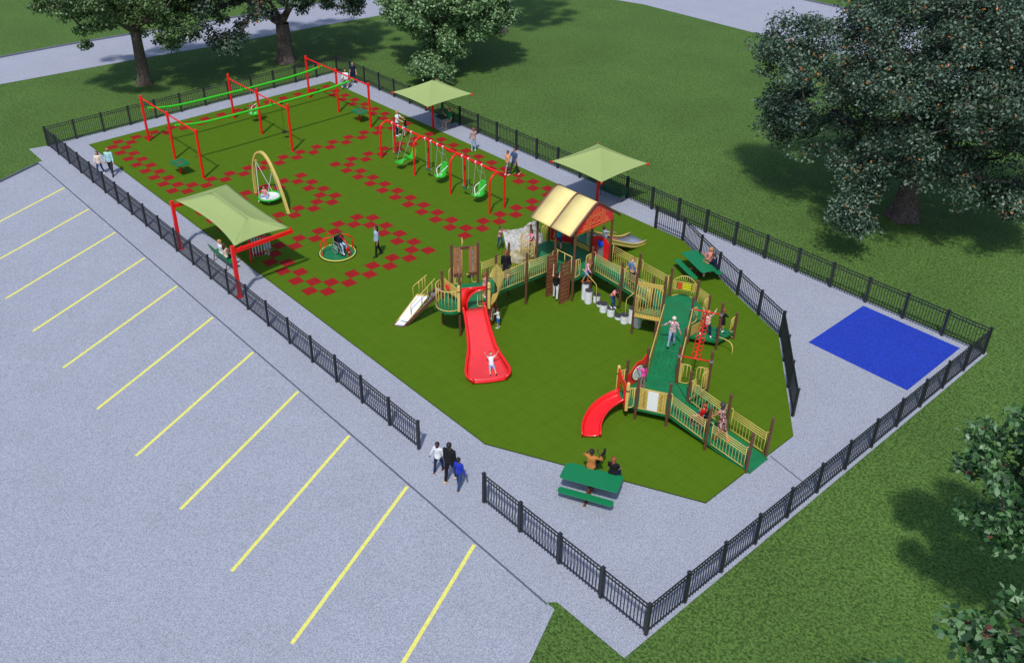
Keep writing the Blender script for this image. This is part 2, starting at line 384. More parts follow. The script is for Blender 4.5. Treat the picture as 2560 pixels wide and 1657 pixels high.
# ================================================================== CANOPIES
def square_canopy(x, y, label):
    root = empty('shade_canopy', (x, y, 0), 0, label, 'shade canopy', 'square green shade canopies on one red mast')
    b = MB(); b.cyl((0, 0), .075, 0, 3.05, 16); b.cyl((0, 0), .14, 0, .03, 16); b.build('mast', red, root, smooth=True)
    h = 1.83
    b = MB()
    for sx in (-1, 1):
        for sy in (-1, 1): b.tube([(0, 0, 2.98), (sx*h*1.02, sy*h*1.02, 2.36)], .028, 8)
    b.build('arms', red, root, smooth=True)
    b = MB(); n = 12; cz = 3.30
    for q in range(4):
        M = Matrix.Rotation(q*PI/2, 3, 'Z'); vs = []
        for i in range(n+1):
            r_ = i/n
            for j in range(n+1):
                t = -1+2*j/n; e = 1-t*t
                vs.append(M @ V((h*r_*(1-.05*e*r_), h*r_*t, cz-(cz-2.46)*r_-.10*math.sin(PI*r_)*.5-.035*e*math.sin(PI*r_))))
        b.add(vs, [(i*(n+1)+j, (i+1)*(n+1)+j, (i+1)*(n+1)+j+1, i*(n+1)+j+1) for i in range(n) for j in range(n)])
    o = b.build('shade_cloth', fabric, root); md = o.modifiers.new('t', 'SOLIDIFY'); md.thickness = .012
    for sx in (-1, 1):
        for sy in (-1, 1):
            b = MB(); b.box((sx*h*1.02, sy*h*1.02, 2.42), (.08, .08, .10)); b.build('corner_cap', red, root)
square_canopy(12.35, 18.27, 'square green canopy nearer the far corner, shading the bench with the person in green')
square_canopy(27.05, 18.25, 'square green canopy nearer the roofed play tower, shading the empty bench')
def long_canopy():
    root = empty('shade_canopy', (19.7, -1.77, 0), 0, 'long green four-cornered canopy on two red cantilever posts beside the parking fence', 'shade canopy'); off = root.location
    for x in (16.62, 22.82):
        b = MB(); b.box((x, -1.77, 1.36), (.16, .16, 2.72)); b.box((x, -1.77, .015), (.3, .3, .03)); b.build('post', red, root, off)
        b = MB(); b.bar((x, -1.69, 2.42), (x+.02, 1.36, 2.42), .14, .17); b.build('beam', red, root, off)
        for y in (-1.35, 1.28):
            b = MB(); b.cyl((x, y), .045, 2.5, 2.62 if y > 0 else 2.56, 10); b.build('bracket', red, root, off)
    # fabric: hipped ridge with concave edges
    c = {'a': V((16.46, -1.55, 2.64)), 'b': V((22.75, -1.62, 2.64)), 'c': V((22.72, 1.28, 2.57)), 'd': V((16.40, 1.40, 2.60)), 'r': V((17.75, -.10, 3.08)), 's': V((21.35, -.10, 3.04))}
    def patch(P, Q, S, T, sagPQ, n=12, m=8):
        "P-Q lower edge, T-S upper edge"
        g = MB(); vs = []
        for i in range(n+1):
            for j in range(m+1):
                u = i/n; v = j/m; p = P.lerp(Q, u).lerp(T.lerp(S, u), v); e = 4*u*(1-u)
                inward = ((T.lerp(S, .5)+P.lerp(Q, .5))/2-P.lerp(Q, .5)); inward.z = 0
                p = p+inward.normalized()*(sagPQ*e*(1-v)**1.3) + V((0, 0, -.05*e*(1-abs(2*v-1))-.02*math.sin(PI*v)))
                vs.append(p)
        g.add(vs, [(i*(m+1)+j, (i+1)*(m+1)+j, (i+1)*(m+1)+j+1, i*(m+1)+j+1) for i in range(n) for j in range(m)]); return g
    g = MB()
    for q in (patch(c['a'], c['b'], c['s'], c['r'], .34), patch(c['b'], c['c'], c['s'], c['s'], .22), patch(c['c'], c['d'], c['r'], c['s'], .12), patch(c['d'], c['a'], c['r'], c['r'], .03)):
        g.add(q.v, q.f)
    o = g.build('shade_cloth', fabric, root, off, smooth='all'); md = o.modifiers.new('t', 'SOLIDIFY'); md.thickness = .012
long_canopy()

# ================================================================== ZIP TRACK FRAME
def zip_track():
    root = empty('track_ride', (5.8, 9.2, 0), 0, 'red post frame carrying two wavy bright green zip tracks', 'track ride'); off = root.location
    for i, x in enumerate((2.05, 5.8, 9.57)):
        pass
    X = (2.05, 5.80, 9.57); Y = (3.12, 9.2, 15.2)
    for y in Y:
        for x in X:
            b = MB(); hh = 3.08 if y != Y[1] else 3.12
            b.cyl((x, y), .078, 0, hh, 14); b.cyl((x, y), .095, 2.76 if y == Y[1] else hh-.2, (2.76 if y == Y[1] else hh-.2)+.13, 14); b.ell((x, y, hh), (.07, .07, .06)); b.build('post', red, root, off, smooth=True)
        b = MB(); zt = 2.95 if y != Y[1] else 2.82
        b.tube([(X[0], y, zt), (X[2], y, zt)], .045, 10); b.build('crossbeam', red, root, off, smooth=True)
    for xi, x in enumerate((3.65, 7.4)):
        zc = lambda t: 2.73-.42*math.sin(PI*min(1, max(0, t)))**.8*(1 if True else 0)
        yy_ = [2.85+12.65*k/44 for k in range(45)]
        pts = [(x, y, float(np.interp(y, [2.8, 3.2, 4.0, 4.8, 5.8, 9.2, 12.6, 13.8, 14.6, 15.5], [2.80, 2.72, 2.57, 2.50, 2.47, 2.455, 2.48, 2.54, 2.60, 2.72]))) for y in yy_]
        pts = [pts[0]]+[tuple((V(pts[i-1])+V(pts[i])*2+V(pts[i+1]))/4) for i in range(1, 44)]+[pts[-1]]
        b = MB(); b.tube(pts, .072, 12); b.build('track', gtube, root, off, smooth=True)
        for y in Y:
            z_ = 2.72 if y != Y[1] else 2.46
            b = MB(); b.bar((x, y, z_+.02), (x, y, 2.92 if y != Y[1] else 2.8), .05, .05); b.cyl((x, y), .075, z_-.09, z_+.03, 10); b.build('hanger', red if y != Y[1] else gtube, root, off)
    for y in (2.55, 15.55): pass
zip_track()
for loc, lab in (((8.1, 2.45, 0), 'square green platform on a red stub post, parking side of the zip tracks'), ((8.15, 15.35, 0), 'square green platform on a red stub post, grass side of the zip tracks')):
    root = empty('mounting_platform', loc, 0, lab, 'platform', 'green mounting platforms of the zip tracks')
    b = MB(); b.box((0, 0, .74), (1.05, .82, .05)); b.build('platform_top', deckm, root)
    b = MB(); b.lathe((0, 0, .766), [(.2, 0), (.2, .003)], 16); b.box((.3, -.2, .767), (.16, .1, .003)); b.build('worn_patch', mat('patch', srgb(92, 92, 62), .7, var=.2), root)
    b = MB(); b.cyl((-.1, 0), .075, 0, .72, 14); b.cyl((-.1, 0), .12, .68, .714, 14); b.build('post', red, root, smooth=True)

# ================================================================== SWINGS
def swing_frame():
    root = empty('swing_frame', (19.2, 13.27, 0), 0, 'long red swing frame with four arched leg pairs and one top bar', 'swing frame'); off = root.location
    X = (14.17, 17.52, 20.86, 24.21)
    for x in X:
        pts = [(x, 12.73, 0), (x, 12.73, 1.85)]+arc((x, 13.27, 1.85), .54, 180, 0, 12, (0, 1, 0), (0, 0, 1), .5)[1:-1]+[(x, 13.81, 1.85), (x, 13.81, 0)]
        b = MB(); b.tube(pts, .057, 12); b.build('arched_leg', red, root, off, smooth=True)
    b = MB(); b.tube([(X[0]-.02, 13.27, 2.38), (X[-1]+.02, 13.27, 2.38)], .06, 12); b.build('top_bar', red, root, off, smooth=True)
    for x in (14.75, 15.35, 15.85, 16.65, 17.95, 18.5, 19.1, 19.6, 21.3, 21.85, 22.45, 22.97):
        b = MB(); b.cyl((x, 13.27), .035, 2.26, 2.46, 8); b.tube([(x-.035, 13.27, 2.38), (x+.035, 13.27, 2.38)], .072, 12); b.build('hanger_clamp', white, root, off)
swing_frame()
def belt_swing(x0, x1, zs, label, twist=0.0):
    root = empty('belt_swing', ((x0+x1)/2, 13.27, zs), 0, label, 'swing', 'belt swings on the red frame'); c = (x1-x0)/2; T = 2.3-zs
    s = .21
    b = MB(); P = [V((-s+2*s*i/8, 0, -.10*math.sin(PI*i/8)-.02)) for i in range(9)]; rot = Matrix.Rotation(twist, 3, 'Z')
    A = [rot @ (p+V((0, -.075, 0))) for p in P]; B = [rot @ (p+V((0, .075, 0))) for p in P]; b.strip(A, B)
    o = b.build('seat', seatg, root); md = o.modifiers.new('t', 'SOLIDIFY'); md.thickness = .02
    for sg, tx in ((-1, -c), (1, c)):
        e = rot @ V((sg*s, 0, 0)); b = MB()
        tri = [e+V((0, 0, .1)), e+rot @ V((0, .06, 0)), e+rot @ V((0, -.06, 0))]
        b.tube(tri, .008, 5, closed=True); b.tube([e+V((0, 0, .1)), V((tx, 0, T))], .0095, 5); b.build('chain', chain, root)
    return root
belt_swing(14.75, 15.35, .62, 'dark green belt swing nearest the zip tracks, twisted to hang edge-on', R(70))
belt_swing(17.95, 18.5, .58, 'dark green belt swing in the middle bay of the red frame')
belt_swing(21.3, 21.85, .58, 'dark green belt swing in the bay nearest the roofed tower')
def shell_swing(x0, x1, zs, label, loc=None, top=None, rz=0, group='high-back bucket swings'):
    xm = (x0+x1)/2; y = 13.27 if loc is None else loc[1]; root = empty('bucket_swing', (xm, y, zs), rz, label, 'swing', group); T = (2.3 if top is None else top)-zs; c = (x1-x0)/2
    # shell reclines towards +y, opening faces -y/+x
    prof = [(-.34, .02, .17), (-.26, -.04, .23), (-.10, -.09, .25), (.08, -.10, .25), (.2, -.02, .25), (.27, .16, .26), (.31, .34, .26), (.36, .52, .25), (.40, .66, .20), (.43, .76, .12)]
    g = MB(); rows = []; n = 10; M = Matrix.Rotation(R(-90), 3, 'Z')
    vs = []
    for (yy, zz, hw) in prof:
        for k in range(n+1):
            t = -1+2*k/n; lift = .13*abs(t)**2.6; sc = 1.0
            vs.append(V((t*hw, yy-(lift if zz > .1 else lift*.25), zz+(lift if zz < .2 else lift*.15))))
    g.add(vs, [(i*(n+1)+k, i*(n+1)+k+1, (i+1)*(n+1)+k+1, (i+1)*(n+1)+k) for i in range(len(prof)-1) for k in range(n)])
    o = g.build('seat_shell', gplast, root, smooth='all'); md = o.modifiers.new('t', 'SOLIDIFY'); md.thickness = .025; md.offset = -1
    b = MB()
    b.tube(rail_path([(-.25, .32, .62), (-.27, -.12, .42), (-.05, -.24, .12), (0, -.26, .0)], .15), .022, 7)
    b.tube(rail_path([(.25, .32, .62), (.27, -.12, .42), (.05, -.24, .12), (0, -.26, .0)], .15), .022, 7)
    b.build('harness', white, root, smooth=True)
    b = MB()
    for s, tx in ((-1, -c), (1, c)):
        b.tube([(s*.25, .36, .66), (tx, 0, T)], .009, 5); b.tube([(s*.24, -.28, .06), (tx, 0, T)], .009, 5)
    b.tube([(-c*.92, .12, .66+(T-.66)*.62), (c*.92, .12, .66+(T-.66)*.62)], .009, 5) if top is None else None
    b.build('chain', chain, root)
    return root
shell_swing(19.1, 19.6, .50, 'bright green high-back bucket swing in the middle bay of the red frame')
shell_swing(22.45, 22.97, .50, 'bright green high-back bucket swing nearest the roofed tower')
shell_swing(3.4, 3.85, .62, 'bright green high-back bucket seat hanging from the farther zip track', loc=(0, 9.98), top=2.36, rz=R(-12))
def parent_swing():
    root = empty('double_swing', (16.2, 13.2, .5), 0, 'bright green two-seat face-to-face swing in the far bay of the red frame', 'swing')
    g = MB(); n = 8; prof = [(-.75, .02), (-.66, -.03), (-.55, -.03), (-.45, .0)]; vs = []
    def sw(prof, hw0):
        g = MB(); vs = []
        for (yy, zz, hw) in prof:
            for k in range(n+1):
                t = -1+2*k/n; vs.append(V((t*hw, yy, zz+.05*t*t)))
        g.add(vs, [(i*(n+1)+k, i*(n+1)+k+1, (i+1)*(n+1)+k+1, (i+1)*(n+1)+k) for i in range(len(prof)-1) for k in range(n)]); return g
    g = sw([(-.78, .03, .2), (-.7, -.03, .26), (-.55, -.04, .26), (-.42, 0, .2), (-.3, .04, .08), (-.1, .04, .06), (.02, .05, .1)], 0)
    o = g.build('seat', gplast, root, smooth='all'); md = o.modifiers.new('t', 'SOLIDIFY'); md.thickness = .03
    g = sw([(.0, .30, .12), (.02, .12, .2), (.1, .04, .24), (.3, .03, .24), (.42, .1, .24), (.5, .3, .24), (.54, .5, .2), (.55, .58, .1)], 0)
    o = g.build('bucket_seat', gplast, root, smooth='all'); md = o.modifiers.new('t', 'SOLIDIFY'); md.thickness = .03
    for s, tx in ((-1, -.35), (1, .45)):
        b = MB(); b.tube([(s*.24, -.6, .02), (tx, .07, 1.8)], .009, 5); b.tube([(s*.24, .42, .35), (tx, .07, 1.8)], .009, 5); b.build('chain', chain, root)
parent_swing()
# rope disc seat on the nearer zip track
root = empty('disc_seat', (7.45, 9.95, .50), 0, 'small black disc seat on a cable under the nearer zip track', 'swing seat')
MB().lathe((0, 0, 0), [(.05, -.10), (.15, -.03), (.17, 0), (.15, .04), (.05, .07)], 14).build('seat', blackr, root, smooth=True)
MB().tube([(0, 0, -.14), (0, 0, 1.93)], .012, 6).build('cable', blackr, root)
MB().box((0, 0, 1.93), (.1, .22, .09)).build('trolley', blackr, root)

def arch_swing():
    root = empty('arch_frame', (15.1, 4.45, 0), 0, 'tan arched frame carrying the round nest swing', 'swing frame'); off = root.location
    a = [V((13.42+3.46*t, 4.42, 0)) for t in (0, 1)]
    pts = [V((13.42, 4.42, 0)), V((13.42, 4.42, .6)), V((13.47, 4.42, 1.3)), V((13.62, 4.42, 1.95)), V((13.88, 4.42, 2.45)), V((14.2, 4.42, 2.78)), V((14.5, 4.43, 2.93)), V((14.8, 4.44, 2.96)), V((15.1, 4.44, 2.88)), V((15.42, 4.45, 2.65)), V((15.75, 4.45, 2.28)), V((16.08, 4.46, 1.8)), V((16.4, 4.46, 1.2)), V((16.66, 4.47, .6)), V((16.9, 4.48, 0))]
    sm = []
    for i in range(len(pts)-1):
        p0 = pts[max(0, i-1)]; p1 = pts[i]; p2 = pts[i+1]; p3 = pts[min(len(pts)-1, i+2)]
        for k in range(4):
            t = k/4; sm.append(.5*((2*p1)+(p2-p0)*t+(2*p0-5*p1+4*p2-p3)*t*t+(3*p1-p0-3*p2+p3)*t**3))
    sm.append(pts[-1]); b = MB(); vs = []
    for i, p in enumerate(sm):
        d = (sm[min(i+1, len(sm)-1)]-sm[max(i-1, 0)]).normalized(); nrm = V((0, 1, 0)).cross(d).normalized()
        for u, v in ((-.075, -.05), (.075, -.05), (.075, .05), (-.075, .05)): vs.append(p+V((0, 1, 0))*u+nrm*v)
    m = len(sm); b.add(vs, [(i*4+k, i*4+(k+1) % 4, (i+1)*4+(k+1) % 4, (i+1)*4+k) for i in range(m-1) for k in range(4)]+[(0, 1, 2, 3), ((m-1)*4+3, (m-1)*4+2, (m-1)*4+1, (m-1)*4)])
    b.build('arch', tan, root, off)
    for x, z in ((13.86, 2.22), (15.65, 2.2)):
        b = MB(); b.box((x, 4.44, z), (.14, .1, .08)); b.build('bracket', tan, root, off)
    root = empty('nest_swing', (15.0, 4.44, .42), 0, 'round white nest swing with a green rim, a child sitting in it', 'swing')
    b = MB(); b.tube(arc((0, 0, 0), .60, 0, 360, 28)[:-1], .055, 8, closed=True); b.build('rim', gplast, root, smooth=True)
    b = MB(); b.lathe((0, 0, 0), [(.01, -.08), (.25, -.075), (.45, -.05), (.57, 0), (.57, .01), (.45, -.035), (.25, -.06), (.01, -.065)], 28); b.build('nest_net', white, root, smooth=True)
    b = MB()
    for (x, z) in ((-1.14, 1.78), (.63, 1.76)):
        for sy in (-1, 1): b.tube([(x, .0, z), ((-1 if x < 0 else 1)*.42, sy*.42, .04)], .014, 6)
    b.build('rope', white, root)
arch_swing()

# ================================================================== MERRY-GO-ROUND, CHIMES
def merry():
    root = empty('merry_go_round', (22.40, 4.02, TZ), 0, 'round green wheelchair merry-go-round with red bent grab rails and a yellow rim', 'merry-go-round')
    MB().lathe((0, 0, 0), [(.97, 0), (.97, .02)], 40).build('pit_ring', blackr, root)
    MB().lathe((0, 0, .02), [(.88, 0), (.88, .03)], 40).build('deck', deckm, root)
    MB().tube(arc((0, 0, .045), .9, 0, 360, 44)[:-1], .028, 8, closed=True).build('rim', mat('yellow_rim', srgb(232, 226, 90), .4), root, smooth=True)
    b = MB()
    for k in range(5): b.tube(arc((0, 0, .053), .15+.13*k, 200+20*k, 300+10*k, 10), .008, 4)
    b.build('deck_marking', deckd, root)
    for s, a in ((1, 30), (1, 150), (1, 210), (1, 330)):
        x = .8*math.cos(R(a+38)); y = .8*math.sin(R(a+38)); c_, s_ = math.cos(R(a+38)), math.sin(R(a+38))
        b = MB(); 
        b.tube(rail_path([(x, y, .05), (x*1.02, y*1.02, .75), (x*.8, y*.8, .98), (x*.2-s_*.1, y*.2+c_*.1, 1.0)], .25, 6), .017, 8)
        b.tube(rail_path([(x-s_*.2, y+c_*.2, .05), (x*1.03-s_*.05, y*1.03+c_*.05, .7), (x*.75, y*.75, .92), (x*.15-s_*.12, y*.15+c_*.12, 1.05)], .25, 6), .017, 8)
        b.build('grab_rail', red, root, smooth=True)
    for a in (68, 248, 8):
        c_, s_ = math.cos(R(a)), math.sin(R(a)); b = MB(); b.ell((.82*c_, .82*s_, .5), (.03, .11, .17), Matrix.Rotation(R(a), 3, 'Z')); b.build('hand_paddle', red, root, smooth=True)
merry()
root = empty('chime_set', (20.9, .45, TZ), 0, 'silver chime tubes hanging in a red frame, half hidden behind the red canopy beam', 'chimes')
MB().cyl((-.55, -.2), .05, 0, 1.5, 12).build('post', red, root, smooth=True)
MB().tube([(-.55, -.2, 1.48), (.35, .62, 1.48)], .045, 10).build('top_bar', red, root, smooth=True)
for k in range(7):
    b = MB(); t_ = (k+1)/8; x = -.55+.9*t_; y = -.2+.82*t_; b.cyl((x, y), .036, .45+.07*k, 1.42, 10); b.tube([(x, y, .22+.07*k), (x, y, .45+.07*k)], .006, 4); b.build('chime_tube', chime_m, root, smooth=True)

# ================================================================== THE BIG PLAY STRUCTURE
PS = empty('play_structure', (36.0, 8.5, TZ), 0, 'large play structure with brown posts, green decks, tan rails and a cream barn roof', 'play structure')
PO = PS.location
LT, RD, R2, UDk, LDk = 1.42, 1.22, 1.11, 1.0, .61
def part(b, name, m, parent=None, smooth=False): return b.build(name, m, parent or PS, PO, smooth)
def post(x, y, h, clamps=()):
    b = MB(); r = .056; b.lathe((x, y, 0), [(r, 0), (r, h-.05), (r*.95, h-.02), (r*.7, h), (r*.25, h+.012)], 16)
    for c in clamps: b.cyl((x, y), r+.012, c, c+.035, 16)
    return part(b, 'support_post', brown, smooth=True)
HEXL = [(31.02, 3.91), (32.22, 3.91), (32.82, 4.95), (32.22, 5.99), (31.02, 5.99), (30.42, 4.95)]
s3 = 1.22*.8660254
HU = [(38.10, 10.35), (39.16, 10.96), (39.16, 12.18), (38.10, 12.79), (37.04, 12.18), (37.04, 10.96)]
HL = [(41.05, 5.33), (42.11, 5.92), (42.11, 7.14), (41.05, 7.75), (39.99, 7.16), (39.99, 5.94)]
for (x, y), h in zip(HEXL, (2.86, 3.2, 3.36, 3.4, 3.52, 3.52)): post(x, y, h, (1.2, 1.34, 2.4))
for x, y, h in ((31.05, 7.84, 2.82), (32.22, 7.87, 2.78), (35.25, 10.94, 2.46), (35.25, 12.13, 2.47), (37.04, 9.74, 3.19), (40.24, 11.54, 2.44), (40.24, 12.76, 1.42),
                (42.11, 8.38, 2.42), (39.02, 8.78, 2.03), (40.10, 9.36, 2.05), (43.94, 5.93, 2.05), (43.92, 7.18, 2.0), (45.66, 6.1, 1.85), (45.64, 7.34, 1.84)): post(x, y, h, (.5*h, .72*h))
for (x, y), h in zip(HU, (3.2, 2.46, 2.05, 2.05, 2.48, 2.48)): post(x, y, h, (.8, .95, 1.7))
for (x, y), h in zip(HL, (2.04, 2.1, 2.07, 2.4, 2.03, 2.03)): post(x, y, h, (.42, .56, 1.5))
ROOFP = [(31.02, 9.68), (32.22, 9.68), (33.43, 9.68), (31.02, 12.12), (32.24, 12.12), (33.43, 12.13)]
for x, y in ROOFP: post(x, y, 3.62, (1.06, 2.1, 3.4))
post(33.43, 10.92, 2.48, (1.05, 2.0)); post(29.96, 10.29, 2.5, (1.05, 2.0)); post(30.0, 11.5, 2.75, (1.05, 2.2))

def deck(poly, z, th=.14, name='deck'):
    b = MB(); b.slab(poly, z-th, z); return part(b, name, deckm)
bow = [V((31.62, 3.91, 0))+V((math.cos(R(a))*.66, math.sin(R(a))*.62, 0)) for a in range(180, 361, 15)]
deck([(p.x, p.y) for p in bow]+HEXL[1:]+[HEXL[0]], LT)
deck([(31.02, 9.68), (33.43, 9.68), (33.43, 12.13), (31.02, 12.13), (29.99, 11.5), (29.96, 10.29)], RD)
deck([(31.02, 12.18), (32.24, 12.18), (32.24, 12.95), (31.02, 12.95)], RD+.3, .1)
for x0, x1, y in ((31.05, 32.2, 12.15),): part(MB().box(((x0+x1)/2, y, RD+.12), (x1-x0, .03, .26)), 'riser_panel', tanp)
def ramp(a, b_, wv, za, zb, th=.10, seams=(.5,)):
    a = V(a); b_ = V(b_); wv = V(wv); g = MB(); zz = [za, zb, zb, za]; P = [a, b_, b_+wv, a+wv]
    g.add([(p.x, p.y, z-th) for p, z in zip(P, zz)]+[(p.x, p.y, z) for p, z in zip(P, zz)], [(3, 2, 1, 0), (4, 5, 6, 7), (0, 1, 5, 4), (1, 2, 6, 5), (2, 3, 7, 6), (3, 0, 4, 7)])
    d = (b_-a); L = d.length; d.normalize(); n = wv.normalized()
    for s, o in ((0, a), (wv.length, a)):
        q = a+n*s; g.bar((q.x, q.y, za-.06), (q+d*L).to_tuple()[:2]+(zb-.06,), .05, .16)
    o = part(g, 'ramp', deckm)
    return o
RW = (-1.12, 0, 0)
ramp((32.16, 5.99), (32.16, 7.84), RW, LT-.002, (LT+RD)/2) if False else None
v3 = lambda p, z=0: V((p[0], p[1], z))
ramp(v3((32.16, 6.01)), v3((32.16, 9.66)), V((-1.1, 0, 0)), LT-.004, RD+.004-.006)
ramp(v3((33.45, 11.0)), v3((37.02, 11.02)), V((0, 1.08, 0)), RD-.004, UDk-.002)
deck(HU, UDk); deck([(37.04, 10.93), (38.07, 10.33), (37.04, 9.74)], UDk-.003, .12)
deck(HL, LDk); deck([(41.07, 7.77), (42.13, 7.17), (42.11, 8.38)], LDk-.003, .12)
deck([(39.2, 10.99), (40.24, 11.59), (40.24, 12.8), (39.2, 12.2)], .45, .12)
b = MB(); n_ = V((math.cos(R(30)), .5, 0))
for k in range(3):
    for j in range(2): p = v3((39.2, 10.99), .452)+V((.78, .45, 0))+n_*(.0+.0*k)+V((.08*j, .25+.28*k+.05*j, 0)); b.box(p, (.22, .04, .004), Matrix.Rotation(R(30), 3, 'Z'))
part(b, 'deck_slots', blackr)
n30 = V((.866, .5, 0)); d60 = V((.5, -.866, 0))
ra = v3(HU[0])+n30*.07; rb = v3(HL[4])+n30*.07
ramp(ra, rb, n30*1.08, UDk-.004, LDk+.004)
# pictogram marks on the long green ramp
b = MB(); RL = (rb-ra); rd = RL.normalized()
for r_ in range(15):
    t = .30+.045*r_; z = UDk+(LDk-UDk)*t+.006; sl = math.atan2(LDk-UDk, RL.length); c0 = ra+RL*t
    M = Matrix.Rotation(R(-60), 3, 'Z') @ Matrix.Rotation(-sl, 3, 'Y')
    for cidx, off_ in enumerate((.16, .38, .70, .92)):
        q = c0+n30*(off_+.03*((r_*7+cidx*3) % 3)); q.z = z; kd = (r_*3+cidx*2) % 4
        if kd == 0: b.box(q, (.05, .06, .003), M)
        elif kd == 1:
            for s in (-1, 1): b.box(q+M @ V((0, s*.04, 0)), (.1, .014, .003), M)
            b.box(q+M @ V((-.05, 0, 0)), (.014, .09, .003), M)
        elif kd == 2:
            for a_ in (35, -35): b.box(q, (.12, .014, .003), M @ Matrix.Rotation(R(a_), 3, 'Z'))
        else: b.box(q, (.07, .02, .003), M)
    for s in (-.03, .03): q = c0+n30*(.55+s); q.z = z; b.box(q, (.13, .01, .003), M)
part(b, 'ramp_marking', deckd)
for t in (.08, .5): 
    q0 = ra+RL*t; q0.z = UDk+(LDk-UDk)*t+.004; part(MB().bar(q0+n30*.02, q0+n30*1.06, .012, .006), 'ramp_seam', mat('seam', srgb(70, 160, 116), .5))
q0 = v3(HL[3], LDk+.002); q1 = v3(HL[2], LDk+.002); part(MB().bar(q0, q1, .015, .006), 'deck_seam', deckd)
# entry ramp
ramp(v3((42.13, 5.99)), v3((45.62, 6.15)), V((-.03, 1.08, 0)), LDk-.004, .10)
ramp(v3((45.62, 6.15)), v3((45.80, 6.16)), V((-.03, 1.08, 0)), .10, .05, .03)

def guard(a, b_, za, zb, top=.92, bot=.08, rails=(.96, .86, .76, .66), sp=.125, ends='curve', name='guardrail', r=.0155, pr=.0105):
    "tan tube guardrail from a to b above a surface that runs za -> zb"
    a = v3(a); b_ = v3(b_); d = b_-a; L = d.length; g = MB()
    z = lambda t: za+(zb-za)*t
    pt = lambda t, h: V((a.x+d.x*t, a.y+d.y*t, z(t)+h))
    for h in rails: g.tube([pt(0, h), pt(1, h)], r, 7)
    g.tube([pt(0, bot), pt(1, bot)], r, 7)
    for t in (0, 1): g.tube([pt(t, -.06), pt(t, rails[0]+.01)], r, 7)
    n = max(2, int(L/sp)); lowr = rails[-1]
    for k in range(1, n): g.tube([pt(k/n, bot), pt(k/n, lowr)], pr, 5, caps=False)
    if ends == 'curve':
        dd = d.normalized()
        for t, s in ((0, -1), (1, 1)): g.tube(rail_path([pt(t, rails[0]-.02), pt(t, rails[0]+.07), pt(t, rails[0]+.08)+dd*s*.1], .06), r, 7)
    return part(g, name, tan, smooth='all')
zz = lambda a, b_, t: a+(b_-a)*t
# first ramp
guard((32.24, 6.16), (32.24, 7.74), LT-.01, zz(LT, RD, .48)); guard((32.24, 8.0), (32.24, 9.5), zz(LT, RD, .54), RD)
guard((31.03, 6.2), (31.03, 7.7), LT-.01, zz(LT, RD, .48)); guard((31.03, 7.98), (31.03, 9.5), zz(LT, RD, .54), RD)
# second ramp
guard((33.6, 10.93), (35.12, 10.93), RD-.01, zz(RD, UDk, .45)); guard((35.4, 10.93), (36.9, 10.94), zz(RD, UDk, .52), UDk)
guard((33.6, 12.14), (35.1, 12.14), RD-.01, zz(RD, UDk, .45)); guard((35.42, 12.14), (36.9, 12.16), zz(RD, UDk, .52), UDk)
# entry ramp
guard((42.24, 5.93), (43.78, 5.96), LDk-.02, .36); guard((44.1, 5.99), (45.52, 6.1), .33, .10)
guard((42.24, 7.16), (43.76, 7.2), LDk-.02, .36); guard((44.08, 7.22), (45.5, 7.34), .33, .10)
def bowed(a, b_, z0, z1, bulge, n=12, name='bowed_guardrail'):
    a = v3(a); b_ = v3(b_); c = (a+b_)/2; ux = (b_-a).normalized(); uy = V((ux.y, -ux.x, 0)); r = (b_-a).length/2
    P = arc(c, r, 180, 360, n, ux, -uy, bulge); P = [V((c.x, c.y, 0))+(-ux*math.cos(PI*k/n)*-1*-1)*r*1.0+uy*math.sin(PI*k/n)*bulge for k in range(n+1)]
    g = MB()
    for z in (z0, z1): g.tube([p+V((0, 0, z)) for p in P], .02, 8)
    for p in P: g.tube([p+V((0, 0, z0-(.0))), p+V((0, 0, z1))], .0115, 6)
    return part(g, name, tan, smooth='all')
bowed((31.0, 3.86), (32.22, 3.86), LT+.03, LT+1.0, .62)
bowed((29.98, 10.2), (31.0, 9.64), RD+.0, RD+.95, .58, 16)
part(MB().tube([(29.98, 10.2, RD+.02), (31.0, 9.64, RD+.02)], .02).box((30.49, 9.92, RD+.12), (1.1, .02, .2), Matrix.Rotation(R(-29), 3, 'Z')), 'kick_panel', tanp)
# tan activity panel with pinwheel, left tower
g = MB(); P0 = v3((31.08, 3.98), 0)
g.panel((31.08, 3.99, LT+.45), (1, 0, 0), (0, 0, 1), [(0, 0), (1.08, 0), (1.08, .38), (.95, .45), (.72, .48), (.5, .56), (.3, .5), (.15, .56), (0, .6)], .03)
ap = part(g, 'activity_panel', tanp)
g = MB(); c = V((31.45, 3.88, LT+.8))
for k in range(6): g.ell(c+V((math.cos(k*PI/3)*.09, -.02, math.sin(k*PI/3)*.09)), (.06, .03, .06), n=8, m=5)
g.ell(c, (.05, .05, .05), n=8, m=5); g.build('pinwheel', redp, ap, PO, smooth='all')
